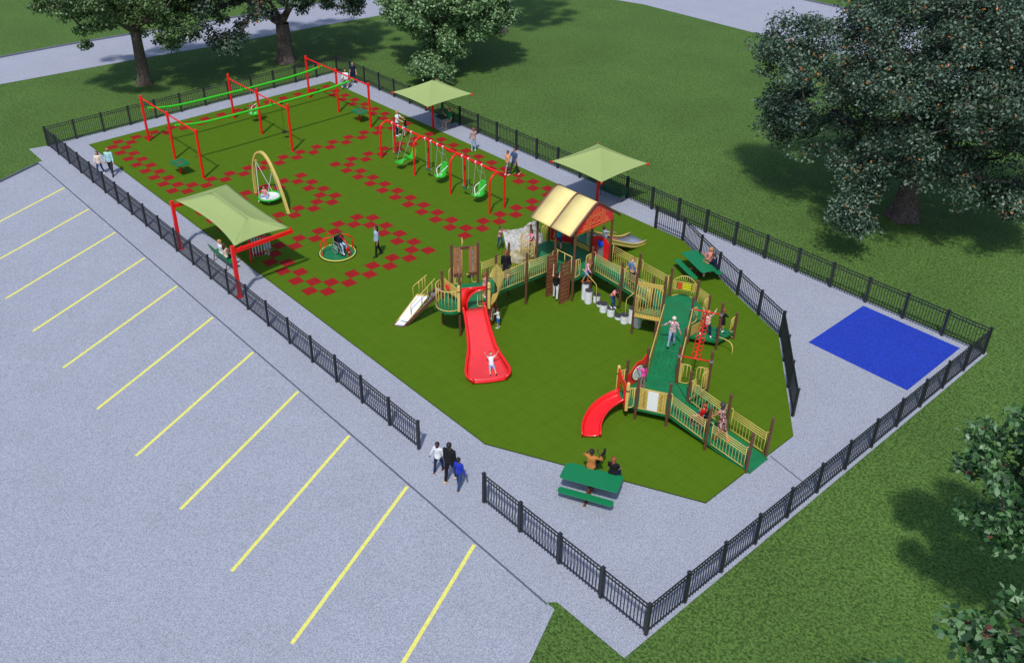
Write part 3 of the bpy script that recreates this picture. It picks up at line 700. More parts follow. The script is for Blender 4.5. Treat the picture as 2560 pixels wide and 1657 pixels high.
# plank panels between the two tall posts
a, b_ = v3(HEXL[5]), v3(HEXL[4]); u = (b_-a).normalized(); L = (b_-a).length
g = MB(); g.bar(a+u*.40+V((0, 0, 3.28)), a+u*.82+V((0, 0, 3.28)), .05, .13); g.tube([a+V((0, 0, 3.34)), b_+V((0, 0, 3.34))], .018, 6); part(g, 'top_beam', brown)
for o0 in (.10, .78):
    g = MB()
    for o in (0, .21): q = a+u*(o0+o+.07); g.box((q.x, q.y, 2.66), (.14, .045, 1.34), Matrix.Rotation(math.atan2(u.y, u.x), 3, 'Z'))
    pl = part(g, 'plank_panel', mat('plank_light', srgb(178, 112, 78), .6, var=.12, scale=9))
    g = MB(); q = a+u*(o0+.175)
    g.tube([(q.x, q.y, 2.0), (q.x, q.y, 3.3)], .01, 5)
    for k in range(4): g.box((q.x, q.y, 2.1+.3*k), (.05, .06, .12), Matrix.Rotation(math.atan2(u.y, u.x), 3, 'Z'))
    g.build('link_chain', steel, pl, PO)
    g = MB(); q = a+u*(o0+.175); g.box((q.x, q.y, 1.93), (.36, .07, .16), Matrix.Rotation(math.atan2(u.y, u.x), 3, 'Z')); part(g, 'plank_base', brown)
# spinner pole outside
g = MB(); g.tube(rail_path([(29.95, 5.95, 0), (29.95, 5.95, 3.36), (30.5, 5.55, 3.4)], .12), .02, 8); g.bar((29.75, 5.5, 1.42), (30.2, 6.2, 1.42), .05, .04); sp_ = part(g, 'spinner_pole', tan, smooth=True)
g = MB(); g.lathe((30.25, 6.22, 1.3), [(.16, 0), (.17, .03), (.15, .05)], 12); g.lathe((29.72, 5.5, 1.5), [(.12, 0), (.13, .03), (.1, .05)], 12); g.build('foot_pad', blackr, sp_, PO)
def gate(a, b_, z, side, w_=.34, h=.95, fill=True, name='entry_barrier'):
    "short rounded barrier next to a post; side=0 at a, 1 at b"
    a = v3(a); b_ = v3(b_); u = (b_-a).normalized(); 
    if side: o, s = b_-u*.08, -1
    else: o, s = a+u*.08, 1
    g = MB(); P = [o+V((0, 0, z+h)), o+u*s*w_+V((0, 0, z+h)), o+u*s*w_+V((0, 0, z+.06)), o+V((0, 0, z+.06))]
    g.tube(rail_path(P, .14), .019, 7)
    for k in (1, 2): q = o+u*s*w_*k/3; g.tube([q+V((0, 0, z+.06)), q+V((0, 0, z+h))], .011, 5)
    o_ = part(g, name, tan, smooth='all')
    if fill: 
        g = MB(); q = o+u*s*.05; g.bar(q+V((0, 0, z+.1)), q+V((0, 0, z+h-.04)), .02, .11, upv=u); g.build('board', tanp, o_, PO)
gate(HEXL[4], HEXL[5], LT, 1); gate(HEXL[5], HEXL[0], LT, 0, .26, fill=False); gate(HEXL[5], HEXL[4], LT, 1, .2, .95, False); gate(HEXL[2], HEXL[1], LT, 0, .34, .9, False)
gate((33.43, 9.68), (33.43, 10.92), RD, 0); gate((33.43, 9.68), (33.43, 10.92), RD, 1)
gate(HU[1], HU[2], .98, 1, .3, .95); gate(HU[1], HU[2], .98, 0, .34, .82, False)
gate(HL[3], (42.11, 8.38), LDk, 0, .42); gate(HL[3], (42.11, 8.38), LDk, 1, .42); gate(HL[2], (42.11, 8.38), LDk, 1, .36); gate(HL[2], (42.11, 8.38), LDk, 0, .34, .9, False)
gate(HU[5], (37.04, 9.74), UDk, 0, .34); gate(HU[5], (37.04, 9.74), UDk, 1, .34)
gate((30.0, 10.29), (30.0, 11.5), RD, 1, .42); gate((40.24, 11.54), (40.24, 12.76), .45, 1, .28, .8, False)
gate((31.02, 12.14), (32.24, 12.14), RD+.3, 0, .22, .8, False); gate((31.02, 12.14), (32.24, 12.14), RD+.3, 1, .22, .8, False)
part(MB().panel((39.22, 11.02, .47), (0, 1, 0), (0, 0, 1), [(0, 0), (1.1, 0), (1.1, .42), (0, .5)], .03), 'riser_panel', tanp)
# wide red slide, axis square to the tower edge
A0 = (v3(HEXL[1])+v3(HEXL[2]))/2; ux = V((.866, -.5, 0)); uy = V((.5, .866, 0))
prof = [(.0, 1.43, .44), (.3, 1.41, .44), (.55, 1.30, .44), (.9, 1.12, .455), (1.3, .92, .48), (1.7, .72, .52), (2.0, .57, .57), (2.3, .44, .66), (2.6, .34, .76), (2.9, .27, .84), (3.15, .235, .885), (3.32, .22, .865), (3.46, .205, .80), (3.56, .19, .66)]
g = MB(); n = 8; vs = []
for s, z, hw in prof:
    for k in range(n+1):
        t = -1+2*k/n; vs.append(A0+ux*(s-(.06*t*t if s > 3.3 else 0))+uy*(t*hw)+V((0, 0, z)))
g.add(vs, [(i*(n+1)+k, (i+1)*(n+1)+k, (i+1)*(n+1)+k+1, i*(n+1)+k+1) for i in range(len(prof)-1) for k in range(n)])
sl = part(g, 'wide_slide', mat('slide_bed', (.85, .045, .05, 1), .3, var=.05, scale=3, spec=.7, coat=.5), smooth='all'); md = sl.modifiers.new('t', 'SOLIDIFY'); md.thickness = .05; md.offset = -1
for sg in (-1, 1):
    g = MB(); P = [A0+ux*s+uy*(sg*(hw+.03))+V((0, 0, z+(.12 if s < 3.2 else .08))) for s, z, hw in prof]; g.tube([P[0]+V((0, 0, .1))]+P+[P[-1]+V((0, 0, -.14))], .062, 10)
    lo = [p-V((0, 0, .15)) for p in P]; g.strip(P, lo); g.build('side_wall', redp, sl, PO, smooth='all')
g = MB(); g.tube([A0+ux*(3.60-.05*(t/6)**2)+uy*(.68*t/6)+V((0, 0, .13)) for t in range(-6, 7)], .055, 8); g.build('exit_lip', redp, sl, PO, smooth='all')
g = MB()
outer_ = [(-.55, 0), (-.55, 1.1), (.52, 1.1), (.52, .98)]; inn = [(.3, .97), (.1, .93), (-.08, .83), (-.22, .66), (-.31, .42), (-.34, 0)]
g.panel(A0+ux*.10+V((0, 0, LT)), uy, (0, 0, 1), outer_+inn, .05)
g.tube([A0+ux*.13+uy*a_+V((0, 0, LT+b2)) for a_, b2 in [(.52, 1.02)]+inn], .04, 8); g.tube([A0+ux*.1+uy*a_+V((0, 0, LT+1.1)) for a_ in (-.55, .52)], .035, 8)
g.build('hood', redp, sl, PO, smooth='all')
for sg in (-1, 1):
    g = MB(); q = A0+ux*.12+uy*(sg*.66); g.lathe((q.x, q.y, 0), [(.068, LT), (.068, 2.66), (.06, 2.7), (.02, 2.73)], 14); hp = part(g, 'hood_post', tan, smooth=True)
    MB().cyl((q.x, q.y), .078, 2.4, 2.44, 14).build('strap', blackr, hp, PO)
# big curved tan screen on the side of the tower
a = v3(HEXL[2])+V((.06, .1, 0)); b_ = v3(HEXL[3])+V((.05, -.05, 0)); u = (b_-a).normalized(); nn = V((u.y, -u.x, 0))
g = MB(); NB = 12; prof2 = [(.0, .0), (.10, .10), (.24, .25), (.36, .48), (.42, .75), (.40, 1.02), (.30, 1.25), (.14, 1.42), (0, 1.52)]
for k in range(NB+1):
    q = a+u*((b_-a).length*k/NB); g.tube([q+nn*o*.85+V((0, 0, LT+.02+h)) for o, h in prof2], .014, 5)
for o, h in (prof2[0], prof2[2], prof2[8]): g.tube([a+nn*o*.85+V((0, 0, LT+.02+h)), b_+nn*o*.85+V((0, 0, LT+.02+h))], .022, 6)
part(g, 'curved_screen', tan, smooth='all')
for q in (a,):
    g = MB(); pp_ = prof2[:5]; g.panel(q+V((0, 0, LT+.02)), nn, (0, 0, 1), [(o*.85, h) for o, h in pp_]+[(.12, .62)], .025); part(g, 'screen_side', tanp)
# red panel with steering wheel at ground level
g = MB(); q = v3(HEXL[2])+u*.1; g.panel(q+nn*.04, u, (0, 0, 1), [(0, .02), (1.0, .02), (1.02, .5), (.97, 1.0), (.8, 1.18), (.6, 1.1), (.42, 1.2), (.2, 1.1), (.05, .9)], .04); rp = part(g, 'wheel_panel', redp)
g = MB(); c = q+u*.52+nn*.1+V((0, 0, .66)); g.tube(arc(c, .27, 0, 360, 22, u, (0, 0, 1))[:-1], .03, 7, closed=True)
g.build('wheel_rim', mat('cream', srgb(238, 234, 190), .4), rp, PO, smooth='all')
g = MB(); g.panel(c-nn*.03, u, (0, 0, 1), [(.25*math.cos(R(t)), .25*math.sin(R(t))) for t in range(0, 360, 20)], .01); g.build('wheel_disc', blackr, rp, PO)
g = MB()
for k in range(5): g.tube([c+u*(-.2+.1*k)-V((0, 0, .2)), c+u*(-.2+.1*k)+V((0, 0, .2))], .013, 5)
g.build('wheel_bars', tan, rp, PO)
# transfer stair with white side slope and loop handrails
g = MB(); bl, br = V((29.98, 2.50, 0)), V((29.62, 2.20, 0)); tl, tr = V((30.42, 4.35, 1.36)), V((30.05, 4.55, 1.36))
N = 9
for k in range(N):
    t = (k+.5)/N; l_ = bl.lerp(tl, t); r_ = br.lerp(tr, t); c = (l_+r_)/2; g.bar(l_, r_, .24, .03)
st = part(g, 'stair_treads', steel)
g = MB(); g.bar(bl+V((.03, -.02, .03)), tl+V((.03, 0, .05)), .05, .14); g.bar(br+V((-.02, 0, .03)), tr+V((-.02, 0, .05)), .05, .14); g.bar(br+V((-.05, -.03, .03)), bl+V((.05, -.03, .03)), .08, .08); part(g, 'stair_stringer', brown)
g = MB(); P = [V((29.62, 2.22, .05)), V((30.0, 2.50, .05)), V((30.16, 3.82, 1.2)), V((29.74, 3.47, 1.2))]
g.add(P+[p-V((0, 0, .035)) for p in P], [(0, 1, 2, 3), (7, 6, 5, 4), (0, 4, 5, 1), (1, 5, 6, 2), (2, 6, 7, 3), (3, 7, 4, 0)]); wp = part(g, 'white_slope', white)
g = MB()
for i, j in ((0, 3), (1, 2)): g.tube([P[i]+V((0, 0, .02)), P[j]+V((0, 0, .02))], .018, 6)
g.bar(P[3]+V((0, 0, .01)), P[2]+V((0, 0, .01)), .05, .05); g.build('edge_tube', tan, wp, PO)
for o in (0, 1):
    g = MB(); A_, B_ = (V((29.98, 2.93, .35)), V((30.30, 4.03, 1.15))) if o else (V((29.70, 3.30, 1.05)), V((29.95, 3.85, 1.25)))
    g.tube(rail_path([A_, A_+V((-.02, 0, .62)), B_+V((.05, .02, .95))], .1), .018, 7); 
    for t in (.45, .7, .9): q = A_.lerp(B_, t); g.tube([q+V((0, 0, -.02)), q+V((.03*t, 0, .62+.33*t))], .014, 6)
    g.tube([A_+V((0, 0, .0)), B_+V((0, 0, 0))], .015, 6)
    part(g, 'stair_handrail', tan, smooth='all')
# barn roof
def roofprof(n=24):
    P = []; y0, y1, yc = 9.30, 12.55, 10.92; zt, ze = 4.70, 3.58
    for k in range(n+1):
        t = -1+2*k/n; a_ = abs(t); z = zt-(zt-ze)*((a_**2/.36 if a_ < .18 else 0)); z = zt-(zt-ze)*(math.sqrt(a_*a_+.009)-math.sqrt(.009))/(math.sqrt(1.009)-math.sqrt(.009))
        P.append((yc+(y1-yc)*t if t > 0 else yc+(yc-y0)*t, z))
    return P
RP = roofprof()
for x0, x1 in ((30.98, 32.2), (32.27, 33.46)):
    g = MB(); g.strip([V((x0, y, z)) for y, z in RP], [V((x1, y, z)) for y, z in RP]); o = part(g, 'roof_panel', roofm, smooth='all'); md = o.modifiers.new('t', 'SOLIDIFY'); md.thickness = .03
for x in (30.95, 32.235, 33.5):
    P = [(x, y, z+.03) for y, z in RP]; g = MB(); g.tube(P, .05, 10); part(g, 'roof_rib', brown, smooth=True)
    g = MB(); g.tube([(x, 9.68, 3.6), (x, 9.68, 3.84)], .05, 8) if False else None
g = MB()
for y in (9.68, 12.12): g.tube([(31.0, y, 3.64), (33.45, y, 3.64)], .04, 8)
part(g, 'eave_beam', brown, smooth=True)
for x in (33.45, 31.0):
    z_at = lambda y: np.interp(y, [p[0] for p in RP], [p[1] for p in RP])
    ys = np.linspace(9.74, 12.08, 15); g = MB()
    g.panel((x, 0, 0), (0, 1, 0), (0, 0, 1), [(float(ys[0]), 3.50), (float(ys[-1]), 3.50)]+[(float(y), float(z_at(y))-.035) for y in ys[::-1]], .04)
    gp = part(g, 'gable_panel', redp)
    if x > 33:
        g = MB(); X = x+.026; ln = lambda a_, b2, w_=.014: g.bar((X, a_[0], a_[1]), (X, b2[0], b2[1]), .008, w_, upv=(0, b2[1]-a_[1], -(b2[0]-a_[0])) if a_ != b2 else (0, 0, 1))
        zf = lambda y, o: float(z_at(y))-o
        mk = lambda a_, b2: g.bar((X, a_[0], a_[1]), (X, b2[0], b2[1]), .014, .006, upv=(1, 0, 0))
        mk((9.95, 3.58), (11.9, 3.58)); mk((10.0, 3.62), (11.85, 3.62))
        mk((10.05, zf(10.05, .12)), (10.92, zf(10.92, .14))); mk((11.8, zf(11.8, .12)), (10.92, zf(10.92, .14)))
        for y in (10.5, 10.54, 11.3, 11.34): mk((y, 3.62), (y, zf(y, .17)))
        mk((10.54, 4.12), (11.3, 4.12)); mk((10.54, 4.18), (11.3, 4.18)); mk((10.54, 3.74), (11.3, 3.74))
        for a_, b2 in (((10.62, 3.79), (11.22, 3.79)), ((10.62, 4.07), (11.22, 4.07)), ((10.62, 3.79), (10.62, 4.07)), ((11.22, 3.79), (11.22, 4.07)), ((10.62, 3.79), (11.22, 4.07)), ((10.62, 4.07), (11.22, 3.79))): mk(a_, b2)
        for y in (10.7, 10.8, 10.9, 11.0, 11.1): mk((y, 4.18), (y, zf(y, .17)))
        for y in (10.3, 10.36, 10.42, 11.42, 11.48, 11.56): mk((y, 3.62), (y, zf(y, .17)))
        for yc in (10.2, 11.66):
            for r_ in (.085, .045): g.tube([(X, yc-r_, 3.74-r_), (X, yc+r_, 3.74-r_), (X, yc+r_, 3.74+r_), (X, yc-r_, 3.74+r_)], .006, 4, closed=True)
        g.build('gable_ornament', mat('ornament', srgb(238, 160, 90), .5), gp, PO)
# red panels behind the tower
a, b_ = v3((30.05, 11.55)), v3((30.98, 12.09)); u = (b_-a).normalized()
part(MB().panel(a+V((0, 0, RD+.03)), u, (0, 0, 1), [(0, 0), (1.07, 0), (1.07, 1.25), (.9, 1.33), (.15, 1.33), (0, 1.25)], .04), 'back_panel', dkred)
g = MB(); g.panel((32.32, 12.13, RD+.0), (1, 0, 0), (0, 0, 1), [(0, -.02), (.3, -.02), (.3, .45), (.72, .45), (.72, -.02), (1.04, -.02), (1.04, .88), (.93, .98), (.8, 1.08), (.52, 1.17), (.24, 1.1), (.12, .98), (0, .96)], .05)
dp = part(g, 'bubble_panel', redp)
g = MB(); g.panel((32.84, 12.12, RD), (1, 0, 0), (0, 0, 1), [(-.2, .0), (.2, .0), (.2, .72), (-.2, .72)], .03); g.build('window', mat('smoky', srgb(150, 132, 134), .35), dp, PO)
MB().ell((32.84, 12.08, RD+.78), (.19, .09, .19), n=16, m=10).build('blue_bubble', bluep, dp, PO, smooth='all')
g = MB()
for x, z in ((32.42, .62), (32.55, .7), (33.15, .66), (33.27, .55), (32.45, .5), (33.2, .45)): g.box((x, 12.1, RD+z), (.1, .02, .03))
g.build('slots', dkred, dp, PO)
# double slide behind
sx = lambda s: 0
g = MB(); pr_ = [(12.95, 1.51), (13.3, 1.42), (13.8, 1.15), (14.6, .74), (15.3, .40), (15.75, .24), (16.1, .19), (16.5, .18)]
xs = lambda y: 31.60-.012*(y-13)
for o in (0,):
    g.strip([V((xs(y)-.52, y, z)) for y, z in pr_], [V((xs(y)+.52, y, z)) for y, z in pr_])
ds = part(g, 'straight_slide', slideg, smooth='all'); md = ds.modifiers.new('t', 'SOLIDIFY'); md.thickness = .03
for s in (-1, 1):
    g = MB(); P = [V((xs(y)+s*.55, y, z+.12)) for y, z in pr_]; g.tube([P[0]+V((0, 0, .25))]+P, .045, 8); g.strip(P, [p-V((0, 0, .22)) for p in P]); g.build('side_rail', tan, ds, PO, smooth='all')
g = MB(); g.box((31.6, 16.2, .09), (.9, .1, .18)); g.build('foot', tan, ds, PO)
# opening bar between the two tall roof posts
g = MB(); g.tube([(32.32, 9.66, 2.36), (33.34, 9.66, 2.36)], .022, 7); g.tube([(32.40, 9.66, RD), (32.40, 9.66, 2.36)], .018, 6); g.tube([(33.30, 9.66, RD-.1), (33.30, 9.66, 2.36)], .018, 6); g.tube([(32.86, 9.66, 1.75), (32.86, 9.66, 2.36)], .018, 6)
g.tube(rail_path([(32.86, 9.62, 1.7), (32.74, 9.6, 1.7), (32.74, 9.6, 1.38), (32.9, 9.6, 1.38), (32.9, 9.6, 1.7), (32.80, 9.6, 1.7)], .06), .012, 5)
part(g, 'opening_rail', tan, smooth='all')
# two slatted climbing walls
for x, nm in ((32.38, 0), (33.25, 1)):
    g = MB(); 
    for y in (9.06, 9.62): g.box((x, y, 1.12), (.06, .07, 2.24))
    cw = part(g, 'climbing_wall', brown)
    g = MB()
    for k in range(11): g.box((x+.035*(1 if nm else 1), 9.34, .12+.2*k), (.02, .56, .145))
    g.build('slats', wood, cw, PO)
# climbing rock
def rock():
    # outline stations from the deck side out, each a ring (plan offset, top height)
    base = [(28.95, 10.02), (29.5, 10.38), (29.85, 10.9), (29.7, 11.6), (29.2, 12.3), (28.55, 12.75), (28.45, 12.0), (28.6, 10.9)]
    mid = [(28.62, 9.95), (29.3, 10.2), (29.78, 10.75), (29.7, 11.4), (29.2, 11.9), (28.75, 12.1), (28.5, 11.6), (28.4, 10.7)]
    top = [(28.12, 10.12), (28.62, 10.46), (29.0, 10.72), (29.42, 10.92), (29.58, 11.1), (29.3, 11.36), (28.9, 11.15), (28.35, 10.55)]
    zt = [1.45, 1.34, 1.78, 2.30, 2.22, 1.98, 1.60, 1.42]
    zm = [.75, .8, 1.0, 1.1, .9, .5, .75, .75]
    bm_v = []; n = 8
    rings = [[(x, y, 0) for x, y in base], [(x, y, z) for (x, y), z in zip(mid, zm)], [(x, y, z) for (x, y), z in zip(top, zt)]]
    cx_ = sum(p[0] for p in rings[2])/8; cy_ = sum(p[1] for p in rings[2])/8
    g = MB(); g.add([p for r_ in rings for p in r_]+[(cx_, cy_, 1.66)], [(i*n+k, i*n+(k+1) % n, (i+1)*n+(k+1) % n, (i+1)*n+k) for i in range(2) for k in range(n)]+[(2*n+k, 2*n+(k+1) % n, 3*n) for k in range(n)]+[tuple(range(n-1, -1, -1))])
    o = g.build('climbing_rock', rock_m, PS, PO, smooth='all'); s = o.modifiers.new('s', 'SUBSURF'); s.levels = 4; s.render_levels = 4; s.subdivision_type = 'SIMPLE'
    t = bpy.data.textures.new('rk', 'VORONOI'); t.noise_scale = .35; d = o.modifiers.new('d', 'DISPLACE'); d.texture = t; d.strength = .12; d.mid_level = .5
    t2 = bpy.data.textures.new('rk2', 'CLOUDS'); t2.noise_scale = .1; d = o.modifiers.new('d2', 'DISPLACE'); d.texture = t2; d.strength = .05
rock()
# handrails that lead onto the stepping drums
g = MB(); g.tube(rail_path([(33.86, 9.83, 1.9), (34.42, 10.22, 1.15), (34.46, 10.21, 0)], .1), .018, 7); part(g, 'step_handrail', tan, smooth='all')
g = MB(); g.tube(rail_path([(36.5, 10.36, 1.66), (36.07, 10.38, 1.12), (36.26, 10.16, .45)], .12), .018, 7); part(g, 'step_handrail', tan, smooth='all')
# bowed balcony between the two tallest posts
a = v3((37.1, 9.78)); b_ = v3((38.06, 10.30)); u = (b_-a).normalized(); nn = V((u.y, -u.x, 0)); L = (b_-a).length
g = MB(); pb = [(.0, .0), (.12, .02), (.2, .3), (.22, .8), (.18, 1.25), (.06, 1.5)]
for k in range(11): q = a+u*(L*k/10); g.tube([q+nn*o+V((0, 0, 1.08+h)) for o, h in pb], .015, 5)
for k in range(4): g.tube([a+nn*.02+V((0, 0, 1.25+.07*k)), b_+nn*.02+V((0, 0, 1.25+.07*k))], .009, 5)
bp_ = part(g, 'bowed_balcony', tan, smooth='all')
g = MB(); g.bar(a+nn*.05+V((0, 0, 2.66)), b_+nn*.05+V((0, 0, 2.68)), .06, .18); g.build('header_board', tanp, bp_, PO)
g = MB(); g.bar(a+nn*.1+V((0, 0, 1.10)), b_+nn*.1+V((0, 0, 1.10)), .26, .06); g.build('ledge', tanp, bp_, PO)
g = MB(); g.bar(b_+V((0, 0, .75)), b_-u*.35+V((0, 0, 1.05)), .03, .05); part(g, 'brace', tan)
# arched bead panel
a, b_ = v3(HU[4]), v3(HU[3]); u = (b_-a).normalized(); nn = V((-u.y, u.x, 0)); L = 1.22; z0 = UDk
g = MB(); A_ = a+u*.1; Lw = 1.02
top = [A_+u*(Lw*k/14)+V((0, 0, z0+.82+.33*math.sin(PI*k/14)**.8)) for k in range(15)]
g.tube([A_+V((0, 0, z0-.1))]+top+[A_+u*Lw+V((0, 0, z0-.1))], .02, 7)
for h in (.82, .42): g.tube([A_+V((0, 0, z0+h)), A_+u*Lw+V((0, 0, z0+h))], .016, 6)
for k in range(1, 12):
    t = k/12; q = A_+u*(Lw*t); g.tube([q+V((0, 0, z0+.82)), q+V((0, 0, z0+.82+.33*math.sin(PI*t)**.8))], .009, 5); bow_ = .05+.2*math.sin(PI*t); g.tube([q+V((0, 0, z0+.42)), q+nn*bow_*1.2+V((0, 0, z0+.0))], .009, 5)
g.tube([A_+u*(Lw*k/14)+nn*(.34*math.sin(PI*k/14))+V((0, 0, z0+.03)) for k in range(15)], .02, 7)
bd = part(g, 'bead_panel', tan, smooth='all')
g = MB(); g.slab([(p.x, p.y) for p in [A_+u*(Lw*k/14)+nn*(.33*math.sin(PI*k/14)) for k in range(15)]], z0-.12, z0-.002); g.build('bowed_step', deckm, bd, PO)
g = MB()
for t in (.06, .13, .87, .94): q = A_+u*(Lw*t)+V((0, 0, z0+.62)); g.box(q, (.055, .02, .38), Matrix.Rotation(math.atan2(u.y, u.x), 3, 'Z'))
g.build('side_board', tanp, bd, PO)
for nm, rng_, mt in (('red_beads', range(0, 3), redp), ('yellow_beads', range(3, 9), yellow)):
    g = MB()
    for r_ in range(4):
        for k in rng_: g.ell(A_+u*(.26+.065*k)-nn*.02+V((0, 0, z0+.49+.085*r_)), (.036, .036, .034), n=8, m=5)
    g.build(nm, mt, bd, PO, smooth='all')
# slanted bar screen
a, b_ = v3(HU[3]), v3(HU[2]); u = (b_-a).normalized(); A_ = a+u*.1; Lw = 1.02; g = MB()
pl = lambda t, s: A_+u*(Lw*t)+V((0, 0, z0-.14+.30*t+s*(.88-.1*t)))
g.tube([pl(0, 0), pl(1, 0), pl(1, 1), pl(0, 1)], .016, 6, closed=True)
for k in range(1, 12): g.tube([pl(k/12, 0), pl(k/12, 1)], .008, 5)
part(g, 'bar_screen', tan, smooth='all')
# low walls of the long green ramp
for s, zt in ((-.02, 0), (1.18, 0)):
    segs = [(.03, .47), (.53, .97)]
    for t0, t1 in segs:
        q0 = ra+RL*t0+n30*s; q1 = ra+RL*t1+n30*s; za = UDk+(LDk-UDk)*t0; zb = UDk+(LDk-UDk)*t1
        g = MB(); g.tube(rail_path([q0-rd*.12+V((0, 0, za+.84)), q0+V((0, 0, za+.84)), q1+V((0, 0, zb+.82)), q1+rd*.0+V((0, 0, zb+.0))], .1), .019, 7); g.tube([q0+V((0, 0, za)), q0+V((0, 0, za+.8))], .016, 6)
        o = part(g, 'ramp_barrier', tan, smooth='all')
        g = MB(); g.add([q0+V((0, 0, za+.05)), q1+V((0, 0, zb+.05)), q1+V((0, 0, zb+.78)), q0+V((0, 0, za+.78))]+[p+n30*.02 for p in (q0+V((0, 0, za+.05)), q1+V((0, 0, zb+.05)), q1+V((0, 0, zb+.78)), q0+V((0, 0, za+.78)))],
                        [(0, 1, 2, 3), (7, 6, 5, 4), (3, 2, 6, 7), (0, 4, 5, 1), (1, 5, 6, 2), (0, 3, 7, 4)]); g.build('barrier_board', tanp, o, PO)
# loop ladder overhead
PA0, PA1 = v3(HU[1], 1.83), v3((40.24, 11.54), 1.83); PB0, PB1 = v3(HL[3], 1.92), v3((42.11, 8.38), 1.92)
g = MB(); g.tube([PA0, PA1], .029, 8); g.tube([PB0, PB1], .029, 8); m0 = (PA0+PA1)/2; m1 = (PB0+PB1)/2; g.tube([m0, m1], .026, 8)
ll = part(g, 'loop_ladder', red, smooth='all')
dv = (m1-m0); dn = dv.normalized(); sv = V((-dn.y, dn.x, 0)); g = MB()
for k in range(22):
    s = 1 if k % 2 else -1; t = .05+.0425*k; c = m0+dv*t+V((0, 0, -.03))
    g.tube(arc(c+sv*(s*.065), .115, 0, 360, 16, sv, (dn+V((0, 0, -.25))).normalized())[:-1], .012, 6, closed=True)
g.build('grip_loops', red, ll, PO, smooth='all')
for p in (PA0, PA1, PB0, PB1): part(MB().cyl((p.x, p.y), .074, p.z-.04, p.z+.05, 14), 'clamp', steel)
# arms beside the low step deck
g = MB(); g.tube(rail_path([(40.24, 11.54, .72), (40.75, 11.75, .62), (40.98, 11.66, .45), (40.95, 11.62, 0)], .15), .02, 7); part(g, 'step_handrail', tan, smooth='all')
g = MB(); g.tube(rail_path([(40.24, 12.76, 1.1), (40.15, 12.7, 1.12), (40.12, 12.66, .2), (40.24, 12.7, .15)], .08), .018, 6); part(g, 'step_handrail', tan, smooth='all')
# steps below the triangle deck
for k, z in enumerate((.42, .22)):
    g = MB(); g.box((42.3+.28*k, 7.76, z), (.28, .8, .05)); part(g, 'step', deckm)
g = MB(); 
for y in (7.34, 8.18): part(MB().bar((42.14, y, .5), (42.85, y, .06), .04, .14), 'step_stringer', deckm)
# front panel with white board and wavy lines
a, b_ = v3(HL[0]), v3(HL[1]); u = (b_-a).normalized(); nn = V((u.y, -u.x, 0)); A_ = a+u*.1; Lw = (b_-a).length-.2; g = MB()
g.panel(A_+V((0, 0, LDk+.0)), u, (0, 0, 1), [(0, 0), (Lw, 0), (Lw, .95), (0, .95)], .03)
for h in (.96, 0): g.tube([A_+u*-.02+V((0, 0, LDk+h)), A_+u*(Lw+.02)+V((0, 0, LDk+h))], .022, 7)
fp = part(g, 'front_panel', tanp)
g = MB(); g.panel(A_+nn*.022+V((0, 0, LDk)), u, (0, 0, 1), [(.31*Lw, .03), (.70*Lw, .03), (.70*Lw, .92), (.31*Lw, .92)], .01); g.build('white_board', mat('pure_white', (.9, .9, .9, 1), .4), fp, PO)
g = MB()
for c_ in (.16, .205, .79, .835): g.tube([A_+nn*.02+u*(Lw*c_+.022*math.sin(k*.9))+V((0, 0, LDk+.08+.031*k)) for k in range(26)], .009, 4)
for c_ in (.06, .93): g.tube([A_+nn*.018+u*(Lw*c_)+V((0, 0, LDk+.08+.8*k)) for k in (0, 1)], .004, 4)
g.build('wavy_lines', mat('olive_line', srgb(128, 104, 40), .6), fp, PO)
# red panel with round mirror
a, b_ = v3(HL[5]), v3(HL[4]); u = (b_-a).normalized(); nn = V((1, 0, 0)); A_ = a+u*.08; g = MB()
g.panel(A_+V((0, 0, LDk+.04)), u, (0, 0, 1), [(0, 0), (1.05, 0), (1.05, 1.08), (.98, 1.04), (.85, .92), (.66, .96), (.5, .95), (.35, .86), (.2, .72), (.06, .62), (.0, .5)], .04); mp_ = part(g, 'mirror_panel', redp)
c = A_+u*.55+nn*.035+V((0, 0, LDk+.5)); 
g = MB(); g.panel(c-nn*.005, u, (0, 0, 1), [(.36*math.cos(R(t)), .36*math.sin(R(t))) for t in range(0, 360, 15)], .02); g.build('mirror_backing', blackr, mp_, PO)
g = MB(); g.panel(c+nn*.01, u, (0, 0, 1), [(.30*math.cos(R(t)), .30*math.sin(R(t))) for t in range(0, 360, 15)], .02); g.build('mirror', trans_blue, mp_, PO)
g = MB(); g.tube(arc(c+nn*.02, .31, 0, 360, 24, u, (0, 0, 1))[:-1], .025, 6, closed=True); g.build('mirror_rim', mat('cream', srgb(238, 234, 190), .4), mp_, PO, smooth='all')
# curved red slide with hood
a, b_ = v3(HL[5]), v3(HL[0]); u = (b_-a).normalized(); nn = V((u.y, -u.x, 0)); o1 = a+nn*.38+u*.10-u*.02; o2 = b_+nn*.38-u*.02
deck([(p.x, p.y) for p in (a+u*.06, b_-u*.06, o2-u*.1, o1+u*.1)], LDk-.006, .09)
for q, ax in ((o1, a), (o2, b_)):
    g = MB(); g.lathe((q.x, q.y, 0), [(.066, LDk-.08), (.066, 1.78), (.055, 1.83), (.02, 1.86)], 14); hp = part(g, 'hood_post', tan, smooth=True)
    MB().cyl((q.x, q.y), .076, 1.45, 1.5, 14).build('strap', blackr, hp, PO)
    g = MB(); qa = ax+V((0, 0, 1.56)); g.tube([qa, q+V((0, 0, 1.56))], .018, 6); 
    g.tube(rail_path([q+V((0, 0, LDk+.04)), ax.lerp(q, .3)+V((0, 0, LDk+.04)), ax.lerp(q, .3)+V((0, 0, 1.56))], .12), .018, 6)
    for t in (.5, .75): p = ax.lerp(q, t); g.tube([p+V((0, 0, LDk+.06)), p+V((0, 0, 1.56))], .011, 5)
    part(g, 'entry_barrier', tan, smooth='all')
